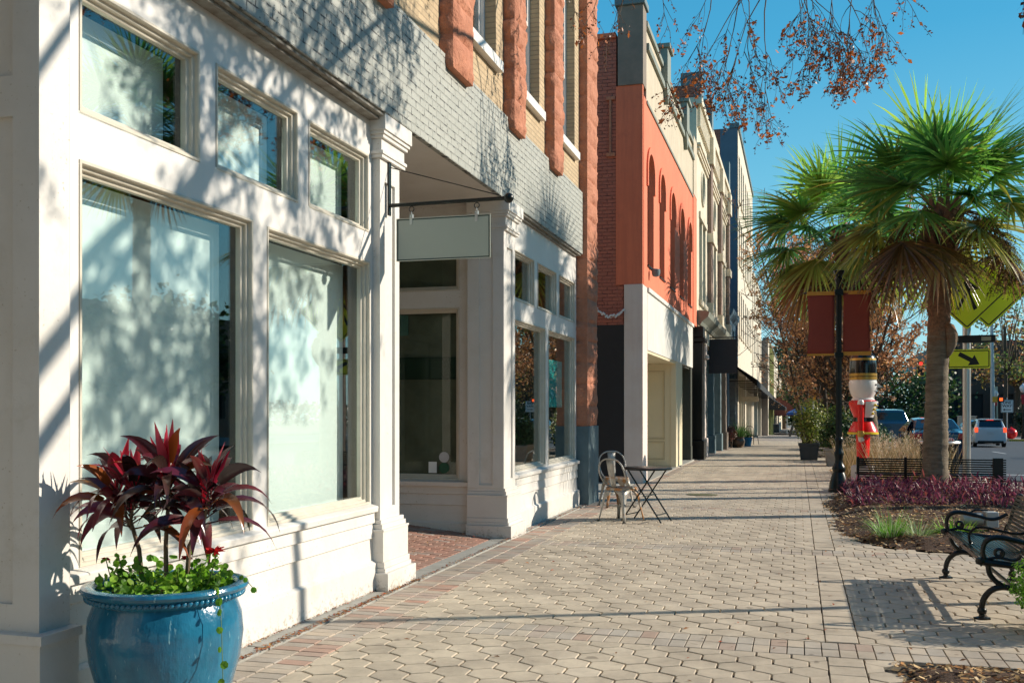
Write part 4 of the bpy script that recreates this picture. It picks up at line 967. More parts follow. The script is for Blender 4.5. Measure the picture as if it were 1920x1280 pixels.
def cafe_chair():
    t = thing('metal_chair', 'rust-stained galvanised metal cafe chair nearest the camera, back turned to the shop wall', 'chair', (0,0,0), 0, 'metal cafe chairs')
    b = MB(); n = 28; ring = []
    for i in range(n):
        a = 2*pi*i/n; r = .18/max(abs(cos(a)), abs(sin(a)))**.72; ring.append((r*cos(a)*1.0, r*sin(a)*.98))
    vs = [(x*.86, y*.86, .448) for x, y in ring]+[(x*.97, y*.97, .456) for x, y in ring]+[(x, y, .45) for x, y in ring]+[(x*1.01, y*1.01, .425) for x, y in ring]+[(x, y, .418) for x, y in ring]
    fs = [tuple(range(n))]+[(j*n+i, j*n+(i+1) % n, (j+1)*n+(i+1) % n, (j+1)*n+i) for j in range(4) for i in range(n)]
    b.add(vs, fs); b.build('seat', M['galvr'], t, smooth='auto')
    for sx in (-1,1):
        for sy in (-1,1):     # pressed sheet leg: wide at the seat, curving into the apron, narrow at the foot
            l = MB(); rows = [(.425,.165,.150),(.36,.172,.085),(.30,.180,.052),(.2,.192,.036),(.1,.207,.028),(.0,.222,.024)]
            vs = []
            for z, r, w_ in rows:
                cx_, cy_ = sx*r, sy*r; rr = w_
                vs += [(cx_-sx*rr, cy_+sy*.004, z), (cx_-sx*rr*.15, cy_+sy*.004, z), (cx_+sx*.004, cy_-sy*rr*.15, z), (cx_+sx*.004, cy_-sy*rr, z)]
            fs = [(i*4+k, i*4+k+1, (i+1)*4+k+1, (i+1)*4+k) for i in range(len(rows)-1) for k in range(3)]
            l.add(vs, fs); o = l.build('leg', M['galvr'] if sx > 0 else M['galv'], t, smooth=True)
            so = o.modifiers.new('solid', 'SOLIDIFY'); so.thickness = .003
            l2 = MB(); l2.box(sx*.222-.016, sx*.222+.016, sy*.222-.016, sy*.222+.016, -.002, .012)
            l2.build('rubber_foot', M['black'], o)
    # tubular back loop, back at -x
    b = MB(); pts = [(.04,-.185,.44),(-.10,-.20,.50),(-.19,-.215,.62),(-.225,-.205,.72),(-.24,-.165,.79),(-.25,-.09,.835),(-.252,0,.845),(-.25,.09,.835),(-.24,.165,.79),(-.225,.205,.72),(-.19,.215,.62),(-.10,.20,.50),(.04,.185,.44)]
    sm = []
    for i in range(len(pts)-1):
        p0, p1, p2, p3 = [Vector(pts[max(0, min(len(pts)-1, j))]) for j in (i-1, i, i+1, i+2)]
        for k in range(4):
            u = k/4; sm.append(.5*((2*p1)+(-p0+p2)*u+(2*p0-5*p1+4*p2-p3)*u*u+(-p0+3*p1-3*p2+p3)*u**3))
    sm.append(Vector(pts[-1])); b.tube(sm, .011, 10); b.build('back_frame', M['galv'], t, smooth='auto')
    b = MB(); rows = [(.44,-.155,.040),(.52,-.178,.046),(.65,-.215,.054),(.76,-.238,.060),(.84,-.25,.066)]
    vs = [(x-(.008 if k == 1 else 0), y, z) for z, x, w_ in rows for k, y in enumerate((-w_, 0, w_))]
    b.add(vs, [(i*3+k, i*3+k+1, (i+1)*3+k+1, (i+1)*3+k) for i in range(len(rows)-1) for k in range(2)])
    o = b.build('backrest', M['galv'], t, smooth=True); so = o.modifiers.new('solid', 'SOLIDIFY'); so.thickness = .004
    b = MB(); 
    for d in (1,-1): b.tube([(-.15,d*-.15,.20),(.15,d*.15,.20)], .006, 6)
    b.build('cross_brace', M['galv'], t)
    return t
ch = cafe_chair(); ch.location = (-2.30, 13.38, 0); ch.rotation_euler.z = radians(62)
dup(ch, (-2.72, 15.35, 0), radians(-62), 'galvanised metal cafe chair farther back, beside the slate pier base', 'metal cafe chairs')
t = thing('folding_table', 'round black folding cafe table beside the metal chairs', 'table', (-1.95, 13.36, 0), radians(-16))
b = MB(); b.lathe([(.001,.705),(.30,.705),(.325,.70),(.337,.708),(.337,.722),(.325,.728),(.001,.728)], 48); b.build('tabletop', M['blackgreen'], t, smooth='auto')
for sy in (-1,1):
    for sx in (-1,1):
        b = MB(); y = sy*(.17 if sx > 0 else .20); b.tube([(-sx*.20,y,.70),(sx*.28,y,.012)], .0105, 6); b.build('leg', M['blackgreen'], t)
b = MB(); b.tube([(.21,-.17,.11),(.21,.17,.11)], .008, 6); b.build('cross_bar', M['blackgreen'], t)
b = MB(); b.tube([(-.215,-.20,.10),(-.215,.20,.10)], .008, 6); b.build('cross_bar', M['blackgreen'], t)
b = MB(); b.tube([(.04,-.21,.355),(.04,.21,.355)], .008, 6); b.build('pivot_bar', M['blackgreen'], t)

# --- ornate bench in the right foreground
def smooth_path(pts, k=5):
    out = []; P_ = [Vector(p) for p in pts]
    for i in range(len(P_)-1):
        p0, p1, p2, p3 = [P_[max(0, min(len(P_)-1, j))] for j in (i-1, i, i+1, i+2)]
        for q in range(k):
            u = q/k; out.append(.5*((2*p1)+(-p0+p2)*u+(2*p0-5*p1+4*p2-p3)*u*u+(-p0+3*p1-3*p2+p3)*u**3))
    return out+[P_[-1]]
BN = thing('park_bench', 'black cast-iron bench with scrolled arms and many narrow slats in the right foreground', 'bench', (1.27, 8.71, 0), 0)
BL_ = .91
def bar(b, pts, w0, h0, n=8):       # flattened rod in the XZ plane
    b.tube(pts, w0, n)
def endframe(y, full=True):
    f = MB(); P = lambda x, z: (x, y, z)
    if full:
        f.tube(smooth_path([P(.0,.03),P(.0,.09),P(.02,.16),P(.07,.215),(.14,y,.235),P(.22,.225)]), [.02]*6+[.022]*20, 8)
        f.tube(smooth_path([P(.04,.40),P(.05,.33),P(.09,.275),P(.15,.24),P(.22,.225)]), .019, 8)
        f.tube(smooth_path([P(.54,.03),P(.54,.09),P(.51,.16),P(.45,.215),P(.37,.23),P(.22,.225)]), .020, 8)
        f.tube(smooth_path([P(.46,.38),P(.45,.31),P(.40,.26),P(.34,.235)]), .018, 8)
        for x in (.0,.54):
            f.lathe([(.001,0),(.045,0),(.045,.012),(.022,.02),(.02,.035),(.030,.045),(.034,.06),(.028,.078),(.02,.085),(.001,.088)], 14, (x, y, 0)); f.box(x-.055,x+.055,y-.018,y+.018,0,.012)
        f.lathe([(.001,-.035),(.03,-.03),(.036,0),(.03,.03),(.001,.035)], 12, (.22,y,.228))
        f.tube([P(-.005,.415),P(.01,.41),P(.25,.385),P(.47,.37)], [.030,.027,.022,.022], 8)
        f.lathe([(.001,-.03),(.03,-.02),(.036,0),(.03,.02),(.001,.03)], 14, (-.01,y,.415))
    return f
for y in (-BL_, BL_):
    endframe(y).build('end_frame', M['black'], BN, smooth='auto')
def armrest(y, small=False):
    f = MB(); P = lambda x, z: (x, y, z)
    if not small:
        f.tube(smooth_path([P(.02,.42),P(.005,.49),P(.025,.555),(.075,y,.585),P(.15,.585),P(.26,.560),P(.36,.535),P(.43,.545),P(.50,.585)]), [.017]*10+[.020]*15+[.016]*16, 8)
        f.tube([P(.10+.036*cos(a)*(1-q*.55)+.01, .478+.036*sin(a)*(1-q*.55)) for q, a in [(i/22, -2.2+i*.42) for i in range(23)]], .012, 7)
        f.tube(smooth_path([P(.03,.43),P(.07,.44),P(.12,.445),P(.20,.43),P(.24,.445),P(.25,.47)]), .011, 6)
    else:
        f.tube(smooth_path([P(.10,.40),P(.06,.44),P(.055,.50),P(.09,.545),P(.16,.56),P(.28,.535),P(.40,.515),P(.49,.53)]), .011, 7)
        f.lathe([(.001,0),(.03,.0),(.02,.02),(.001,.025)], 10, (.10,y,.395))
    return f
for y in (-BL_, BL_): armrest(y).build('armrest', M['black'], BN, smooth='auto')
armrest(0, True).build('middle_armrest', M['black'], BN, smooth='auto')
prof = smooth_path([(-.015,0,.40),(.02,0,.425),(.10,0,.42),(.22,0,.395),(.34,0,.375),(.43,0,.385),(.475,0,.43),(.505,0,.52),(.535,0,.63),(.565,0,.72),(.59,0,.76)], 10)
L_ = [0]
for a, c in zip(prof, prof[1:]): L_.append(L_[-1]+(c-a).length)
def at_len(s_):
    for i in range(len(L_)-1):
        if L_[i+1] >= s_: u = (s_-L_[i])/(L_[i+1]-L_[i]); return prof[i].lerp(prof[i+1], u), (prof[i+1]-prof[i]).normalized()
    return prof[-1], (prof[-1]-prof[-2]).normalized()
ns = 27; tot = L_[-1]; seatm, backm = MB(), MB()
for k in range(ns):
    s_ = (k+.5)*tot/ns; p, d = at_len(s_); tgt = seatm if s_ < tot*.53 else backm
    tgt.obox((p.x, 0, p.z), .021, .006, 0, d) if 0 else tgt.add([(p.x+d.x*a-d.z*c, yy, p.z+d.z*a+d.x*c) for yy in (-BL_+.01, BL_-.01) for a, c in ((-.0105,-.003),(.0105,-.003),(.0105,.003),(-.0105,.003))], [(0,1,2,3),(7,6,5,4),(0,4,5,1),(1,5,6,2),(2,6,7,3),(3,7,4,0)])
seatm.build('seat', M['blackgreen'], BN); backm.build('backrest', M['blackgreen'], BN)
for y in (-BL_+.0, 0, BL_-.0):
    f = MB(); f.tube([Vector((p.x+.012*(1 if p.z > .5 else 0), y, p.z-.014)) for p in prof], .015, 7); f.build('slat_support', M['black'], BN, smooth='auto')
f = MB()
for k in range(3): f.lathe([(.001,-.03),(.026,-.015),(.026,.015),(.001,.03)], 10, (.60-k*.018, BL_, .74-k*.045))
f.build('back_scroll', M['black'], BN, smooth='auto')
f = MB(); f.tube([(.22,-BL_,.228),(.22,BL_,.228)], .014, 8); f.build('stretcher', M['blackgreen'], BN)

# --- far bench
FB = thing('slatted_bench', 'low black bench with horizontal slats behind the palm trunk', 'bench', (1.05, 19.62, 0), radians(1))
b = MB()
for k in range(11): b.box(0, 2.55, -.012, .012, .16+k*.042, .185+k*.042)
b.build('backrest', M['black'], FB)
for x, w_ in ((0,.05),(.83,.05),(2.33,.17)):
    b = MB(); b.box(x, x+w_, -.03, .03, 0, .63); b.build('leg', M['black'], FB, bevel=.006)
b = MB()
for k in range(9): b.box(.0, 2.5, .05+k*.045, .075+k*.045, .30, .315)
b.build('seat', M['black'], FB)
for q in ((.0,.05,.031,.45,.0,.03),(2.4,2.45,.42,.45,0,.30)): b = MB(); b.box(*q); b.build('end_frame', M['black'], FB)
b = MB(); b.box(2.38,2.50,.031,.45,.46,.49); b.build('armrest', M['black'], FB)

# --- lamp posts
def lamp_post(label, loc, rz=0, banners=True, h=4.75):
    t = thing('lamp_post', label, 'lamp post', loc, rz)
    b = MB(); b.lathe([(.001,0),(.19,0),(.19,.05),(.175,.06),(.165,.16),(.14,.25),(.12,.31),(.10,.36),(.115,.40),(.12,.44),(.10,.48),(.075,.53),(.07,.60),(.085,.68),(.085,.72),(.066,.76),(.062,.90),(.075,.93),(.075,.97),(.058,1.0)], 24); b.build('base', M['blackgreen'], t, smooth='auto')
    b = MB(); n = 12; prof_ = [(.056,1.0),(.047,h-.56)]
    vs = []; N_ = 24
    for r, z in prof_: vs += [((r if k % 2 else r*.86)*cos(2*pi*k/N_), (r if k % 2 else r*.86)*sin(2*pi*k/N_), z) for k in range(N_)]
    b.add(vs, [(k, (k+1) % N_, N_+(k+1) % N_, N_+k) for k in range(N_)]); b.build('shaft', M['blackgreen'], t)
    b = MB(); b.lathe([(.055,h-.56),(.075,h-.53),(.075,h-.50),(.05,h-.47),(.09,h-.40),(.10,h-.36),(.06,h-.35)], 20); b.build('collar', M['blackgreen'], t, smooth='auto')
    if h == 4.4:
        b = MB(); b.lathe([(.05,3.80),(.06,3.84),(.02,3.9),(.001,3.95)], 16); b.build('finial', M['blackgreen'], t, smooth='auto')
    else: b = MB(); b.lathe([(.07,h-.35),(.17,h-.22),(.20,h-.08),(.17,h+.05),(.10,h+.12),(.04,h+.16),(.001,h+.2)], 20, cap=False); b.build('globe', M['globe'], t, smooth=True)
    if banners:
        for z in (3.645, 2.50): b = MB(); b.tube([(-.62,0,z),(.62,0,z)], .012, 8); b.box(-.07,.07,-.07,.07,z-.05,z+.05); b.build('banner_arm', M['blackgreen'], t)
        for sx in (-1, 1):
            b = MB(); nx, nz_ = 8, 12; x0 = .075*sx; x1 = .56*sx; wv = lambda x, z: .015*sin(z*3+sx)*1+.02*sin((x-x0)*6)*sin(z*2.2)
            g = [[(x0+(x1-x0)*i/nx-sx*.03*sin(pi*j/nz_)*(i/nx), wv(x0+(x1-x0)*i/nx, j*.1), 2.53+1.10*j/nz_) for i in range(nx+1)] for j in range(nz_+1)]
            b.v = [p for r_ in g for p in r_]; b.f = [(j*(nx+1)+i, j*(nx+1)+i+1, (j+1)*(nx+1)+i+1, (j+1)*(nx+1)+i) for j in range(nz_) for i in range(nx)]
            o = b.build('banner', M['banner'], t, smooth=True, recalc=False); s_ = o.modifiers.new('solid', 'SOLIDIFY'); s_.thickness = .004; s_.offset = 0
            for za, zb in ((2.49,2.56),(3.60,3.67)):
                c = MB(); c.box(min(x0,x1), max(x0,x1), -.012+wv(0,0)*0, .014, za, zb); o2 = c.build('gold_hem', M['gold'], o, bevel=.004)
    return t
M['globe'] = mat('white_lamp_globe', (.75,.76,.76), .25)
M['banner'] = mat('brick_red_banner', (.26,.048,.03), .85, (.23,.042,.026), 2)
M['gold'] = mat('golden_yellow_hem', (.62,.30,.04), .7, (.52,.24,.03), 6)
lamp_post('black fluted lamp post with two brick-red banners edged in gold beside the nutcracker', (.72, 19.15, 0), radians(1), True, 4.4)
lamp_post('plain black lamp post nearest the camera, its long shadow crossing the pavement', (3.75, 9.45, 0), 0, False, 5.75)

# --- nutcracker soldier
NC = thing('nutcracker_statue', 'tall glossy nutcracker soldier statue in a red coat and black hat behind the slatted bench', 'statue', (1.33, 22.4, 0), radians(-12))
def npart(name, prof, m, n=32, c=(0,0,0)):
    b = MB(); b.lathe(prof, n, c); return b.build(name, M[m], NC, smooth='auto')
M['nred'] = mat('glossy_red_paint', (.80,.008,.008), .25, (.70,.008,.008), 3, coat=.12)
M['nwhite'] = mat('glossy_white_paint', (.80,.77,.74), .25, (.74,.70,.68), 2, coat=.15)
M['nblack'] = mat('glossy_black_paint', (.006,.006,.007), .2, coat=.3)
M['ngold'] = mat('gold_paint', (.60,.36,.08), .3, (.45,.26,.05), 8, metal=.5)
M['nyel'] = mat('yellow_paint', (.85,.62,.02), .3); M['nblue'] = mat('blue_paint', (.01,.08,.32), .25)
npart('hat', [(.255,2.13),(.272,2.14),(.272,2.28),(.270,2.44),(.262,2.54),(.235,2.63),(.19,2.69),(.12,2.73),(.001,2.745)], 'nblack')
for z in (2.135,2.21): npart('hat_band', [(.262,z),(.284,z),(.284,z+.06),(.262,z+.06)], 'ngold')
npart('hat_band', [(.255,2.545),(.269,2.545),(.262,2.59),(.245,2.59)], 'ngold')
npart('head', [(.20,1.74),(.215,1.78),(.255,1.85),(.28,1.93),(.288,2.0),(.285,2.07),(.27,2.135),(.001,2.14)], 'nwhite')
npart('collar', [(.15,1.66),(.24,1.67),(.235,1.72),(.20,1.76),(.19,1.77)], 'nwhite')
npart('torso', [(.185,1.33),(.20,1.37),(.235,1.45),(.268,1.54),(.292,1.62),(.29,1.67),(.255,1.70),(.15,1.715)], 'nred')
npart('belt', [(.17,1.25),(.205,1.255),(.205,1.335),(.17,1.34)], 'nblack')
npart('coat_skirt', [(.19,1.26),(.225,1.20),(.275,1.10),(.305,1.02),(.31,.99),(.28,.985),(.16,1.0)], 'nred')
npart('coat_hem', [(.295,.985),(.318,.985),(.316,1.02),(.30,1.03)], 'nyel')
for sy in (-1,1):
    npart('leg', [(.10,.38),(.105,.42),(.112,.55),(.13,.99),(.12,1.0)], 'nred', 20, (0,sy*.12,0)); npart('boot', [(.12,.32),(.125,.34),(.118,.48),(.10,.50)], 'nblack', 20, (.0,sy*.12,0))
    b = MB(); b.tube([(.0,sy*.30,1.62),(.0,sy*.31,1.3),(.0,sy*.30,1.06)], [.062,.062,.062], 16); b.build('sleeve', M['nred'], NC, smooth='auto')
    npart('epaulette', [(.001,1.715),(.05,1.70),(.07,1.66),(.07,1.61),(.001,1.61)], 'nwhite', 18, (0,sy*.30,0))
    npart('cuff', [(.05,.93),(.07,.93),(.07,1.06),(.05,1.06)], 'ngold', 18, (0,sy*.30,0))
    b = MB(); b.lathe([(.001,.82),(.035,.83),(.052,.87),(.05,.93),(.001,.93)], 14, (0,sy*.30,0)); b.tube([(.04,sy*.29,.90),(.06,sy*.285,.87),(.05,sy*.285,.85)], .015, 8); b.build('hand', M['nwhite'], NC, smooth='auto')
    b = MB(); 
    b.lathe([(.001,-.02),(.02,-.012),(.024,0),(.02,.012),(.001,.02)], 10, (.272,sy*.09,2.03)); b.build('eye', M['nblack'], NC, smooth=True)
def shirt(a0, a1, off, m, name, z0=1.40, z1=1.66):
    b = MB(); rows = [(z, .205+(z-1.37)*.33+off if z < 1.62 else .292+off) for z in [z0+(z1-z0)*i/8 for i in range(9)]]; vs = []
    for z, r in rows: vs += [(r*cos(a0+(a1-a0)*k/8), r*sin(a0+(a1-a0)*k/8), z) for k in range(9)]
    b.add(vs, [(i*9+k, i*9+k+1, (i+1)*9+k+1, (i+1)*9+k) for i in range(8) for k in range(8)]); return b.build(name, M[m], NC, smooth=True)
shirt(-1.25, .35, .012, 'nwhite', 'shirt_front', 1.34, 1.68)
shirt(-.18, .35, .020, 'nblue', 'chest_panel', 1.42, 1.64)
b = MB()
for z in (1.46,1.52,1.58):
    r = .205+(z-1.37)*.33+.028; b.add([(r*cos(a), r*sin(a), z+d) for d in (0,.018) for a in (-.2,-.05,.1,.3)], [(i, i+1, i+5, i+4) for i in range(3)])
b.build('chest_braid', M['nyel'], NC)
for z in (1.42,1.51,1.60):
    r = .205+(z-1.37)*.33+.02; b = MB(); b.lathe([(.001,-.03),(.026,-.018),(.034,0),(.026,.018),(.001,.03)], 12, (r*cos(-.48), r*sin(-.48), z)); b.build('button', M['nyel'], NC, smooth=True)
b = MB(); b.add([(.27,-.05,1.97),(.27,.05,1.97),(.27,.0,2.09),(.40,.0,1.975)], [(0,1,2),(0,3,1),(1,3,2),(2,3,0)]); b.build('nose', M['nwhite'], NC)
b = MB(); b.tube([(.245,-.10,1.90),(.27,-.04,1.885),(.275,.02,1.885),(.255,.10,1.90)], .009, 6); b.build('mouth', M['nblack'], NC)
b = MB(); b.lathe([(.001,0),(.30,0),(.30,.30),(.26,.33),(.001,.33)], 4); o = b.build('pedestal', M['nwhite'], NC); o.rotation_euler.z = pi/4

# --- crossing signs on the silver post
SG = thing('crossing_sign_post', 'silver post carrying a yellow-green diamond, a flasher bar and a black arrow plaque', 'sign post', (3.17, 21.15, 0), radians(-4))
M['alu'] = mat('brushed_aluminium', (.60,.60,.58), .35, (.52,.52,.50), 30, metal=.85)
M['fluo'] = mat('fluorescent_yellow_green', (.86,.93,.03), .4, (.82,.90,.03), 3); M['ink'] = mat('black_sign_ink', (.01,.01,.01), .5)
b = MB(); b.lathe([(.075,0),(.075,4.75),(.001,4.78)], 24); b.build('post', M['alu'], SG, smooth='auto')
def rrect(hw, hh, r, n=5):
    pts = []
    for (cx_, cz_, a0) in ((hw-r,hh-r,0),(-hw+r,hh-r,pi/2),(-hw+r,-hh+r,pi),(hw-r,-hh+r,3*pi/2)):
        pts += [(cx_+r*cos(a0+pi/2*i/n), cz_+r*sin(a0+pi/2*i/n)) for i in range(n+1)]
    return pts
def plate(b, pts, cx_, cz_, y0, y1, rot=0):
    c, s_ = cos(rot), sin(rot); b.prism([(cx_+x*c-z*s_, cz_+x*s_+z*c) for x, z in pts], y0, y1, 'y')
def border(b, hw, hh, r, t_, cx_, cz_, y, rot=0):
    A, B_ = rrect(hw, hh, r), rrect(hw-t_, hh-t_, max(.005, r-t_)); c, s_ = cos(rot), sin(rot); n = len(A)
    T_ = lambda p: (cx_+p[0]*c-p[1]*s_, y, cz_+p[0]*s_+p[1]*c)
    b.add([T_(p) for p in A]+[T_(p) for p in B_], [(i, (i+1) % n, n+(i+1) % n, n+i) for i in range(n)])
b = MB(); plate(b, rrect(.385,.185,.04), .03, 2.49, -.085, -.080); ar = b.build('arrow_plaque', M['fluo'], SG)
b = MB(); border(b, .365,.165,.03,.018,.03,2.49,-.0865)
ax = Vector((.866,-.5)); ay = Vector((.5,.866)); A_ = [(-.20,-.042),(.05,-.042),(.05,-.115),(.22,0),(.05,.115),(.05,.042),(-.20,.042)]
b.add([(.03+(ax*a+ay*c).x, -.0868, 2.49+(ax*a+ay*c).y) for a, c in A_], [(0,1,5,6),(1,2,3),(1,3,5),(3,4,5)]); b.build('arrow', M['ink'], ar, recalc=False)
b = MB(); b.box(-.43,.50,-.12,-.078,2.80,2.945); fb = b.build('flasher_bar', M['ink'], SG, bevel=.006)
for x in (-.33,.25): b = MB(); b.box(x,x+.17,-.125,-.121,2.835,2.91); b.build('flasher_lamp', mat('unlit_amber_lens', (.45,.42,.28), .3), fb)
for (cx_, y0, rr) in ((-.0,-.085,.53),(.40,.10,.50)):
    b = MB(); plate(b, rrect(rr,rr,.05), cx_, 3.80, y0, y0+.004, pi/4); d_ = b.build('diamond_sign', M['fluo'], SG)
    b = MB(); border(b, rr-.03,rr-.03,.04,.022,cx_,3.80,y0-.002,pi/4)
    if cx_ == 0:     # walking figure
        b.add([(cx_+x, y0-.0022, 3.80+z) for x, z in [(-.05,.22),(.05,.22),(.06,-.05),(-.05,-.05)]], [(0,1,2,3)])
        b.add([(cx_+x, y0-.0023, 3.80+z) for x, z in [(-.05,-.05),(.01,-.05),(-.14,-.36),(-.20,-.33)]], [(0,1,2,3)])
        b.add([(cx_+x, y0-.0024, 3.80+z) for x, z in [(.0,-.05),(.06,-.05),(.18,-.33),(.12,-.37)]], [(0,1,2,3)])
        b.add([(cx_+x, y0-.0025, 3.80+z) for x, z in [(.04,.20),(.20,.06),(.17,.02),(.03,.12)]], [(0,1,2,3)])
        b.add([(cx_+x, y0-.0026, 3.80+z) for x, z in [(-.04,.20),(-.18,.02),(-.14,-.01),(-.03,.12)]], [(0,1,2,3)])
        b.add([(cx_+.07*cos(2*pi*i/12), y0-.0027, 4.12+.07*sin(2*pi*i/12)) for i in range(12)], [tuple(range(12))])
    b.build('legend', M['ink'], d_, recalc=False)

# --- litter bin, picture box, spotlight
t = thing('litter_bin', 'round black slatted litter bin with a silver rim half hidden by the palm trunk', 'litter bin', (2.78, 22.0, 0))
b = MB()
for k in range(30): a = 2*pi*k/30; b.obox((.36*cos(a), .36*sin(a), .42), .012, .045, .78, (cos(a), sin(a), 0))
b.build('slats', M['black'], t)
b = MB(); b.lathe([(.34,.80),(.40,.81),(.41,.835),(.395,.86),(.34,.86)], 32, cap=False); b.build('rim', M['alu'], t, smooth='auto')
b = MB(); b.lathe([(.001,.03),(.32,.03),(.33,.80)], 24, cap=False); b.build('liner', M['ink'], t)
t = thing('picture_box', 'small box with a flag and flower picture above its pale blue base', 'box', (3.10, 24.0, 0), 0)
b = MB(); b.box(-.25,.25,0,.4,0,.40); b.build('base', mat('pale_blue_panel', (.30,.42,.60), .5), t, bevel=.01)
m, tt, b_ = newmat('flag_and_flower_print'); g = N(tt, 'ShaderNodeTexCoord').outputs['Object']; wv = N(tt, 'ShaderNodeTexWave'); wv.inputs['Scale'].default_value = 6; wv.inputs['Distortion'].default_value = 2; L(tt, g, wv.inputs[0])
sp = N(tt, 'ShaderNodeSeparateXYZ'); L(tt, g, sp.inputs[0]); up_ = ramp(tt, sp.outputs[2], .56, .58); fl_ = mixc(tt, ramp(tt, wv.outputs[0], .45, .55), (.5,.03,.04), (.62,.58,.58)); nn = noise_n(tt, g, 13, 3); lo_ = mixc(tt, ramp(tt, nn.outputs[0], .45,.5), (.02,.02,.03), (.45,.02,.03))
bl = mixc(tt, ramp(tt, noise_n(tt, g, 5, 1).outputs[0], .52,.55), fl_, (.03,.06,.22)); L(tt, mixc(tt, up_, lo_, bl), b_.inputs['Base Color'])
b = MB(); b.box(-.25,.25,0,.4,.401,.86); b.build('picture', m, t, bevel=.01)
t = thing('ground_spotlight', 'gray metal spotlight standing on the mulch behind the bench arm', 'spotlight', (1.98, 12.6, .10), radians(12))
b = MB(); b.lathe([(.001,-.13),(.07,-.125),(.078,-.10),(.075,.06),(.06,.10),(.001,.105)], 20); o = b.build('housing', mat('gray_metal', (.36,.37,.36), .4, metal=.3), t, smooth='auto'); o.rotation_euler = (0, radians(-90), 0); o.location = (-.05,0,.13)
b = MB(); b.box(.10,.24,-.075,.075,.04,.22); b.build('ballast_box', mat('light_gray_metal', (.42,.43,.42), .5), t, bevel=.01)
b = MB(); b.tube([(0,0,-.1),(0,0,.07)], .02, 8); b.tube([(-.08,0,.20),(.0,0,.24),(.14,0,.235)], .012, 6); b.build('bracket', M['black'], t)
# ------------------------------------------------------------ palms
random.seed(21)
def frond(b, base, az, el, Lp, Lb, kind, nseg=34):
    d = Vector((cos(az)*cos(el), sin(az)*cos(el), sin(el))); p = Vector(base); pts = [p.copy()]
    droop = {'y':.08,'m':.22,'o':.40,'d':.7}[kind]
    for i in range(5):
        d = (d-Vector((0,0,1))*droop*.16*(i+1)*.5).normalized(); p = p+d*Lp/5; pts.append(p.copy())
    gcol = {'y':[(.22,.42,.05),(.26,.46,.07)],'m':[(.09,.25,.05),(.14,.31,.05),(.07,.20,.07)],'o':[(.12,.24,.045),(.20,.30,.045),(.26,.27,.05)],'d':[(.24,.13,.04),(.30,.19,.06),(.17,.09,.035)]}[kind]
    c0 = random.choice(gcol); b.cur = tuple(x*1.4 for x in c0) if kind != 'd' else c0
    b.tube(pts, [.022,.017,.014,.012,.011,.010], 4)
    side = d.cross(Vector((0,0,1))); side = side.normalized() if side.length > .05 else Vector((1,0,0)); roll = U(-.5,.5); up = side.cross(d).normalized()
    side, up = (side*cos(roll)+up*sin(roll)).normalized(), (up*cos(roll)-side*sin(roll)).normalized()
    half = radians(U(98,125))
    for k in range(nseg):
        q = -1+2*(k+.5)/nseg; a = q*half; dd = (d*cos(a)+side*sin(a)-up*(.10+.28*q*q)).normalized()
        dd = (dd+up*.10*(1 if k % 2 else -1)*.35).normalized()
        p0 = p+d*(.10*(1-abs(q)))
        ln = Lb*(.62+.38*cos(q*1.35))*U(.9,1.06)
        c1 = tuple(x*U(1.1,1.7) for x in c0)
        if kind in 'om' and R() < .10: c1 = (.48,.36,.05)
        if kind == 'o' and R() < .12: c1 = (.36,.20,.05)
        b.leaf(p0, dd, up, ln, .052*Lb, droop*.30+U(.0,.25)+.1, 5, .35 if k % 2 else -.35, c0, c1, power=.62)
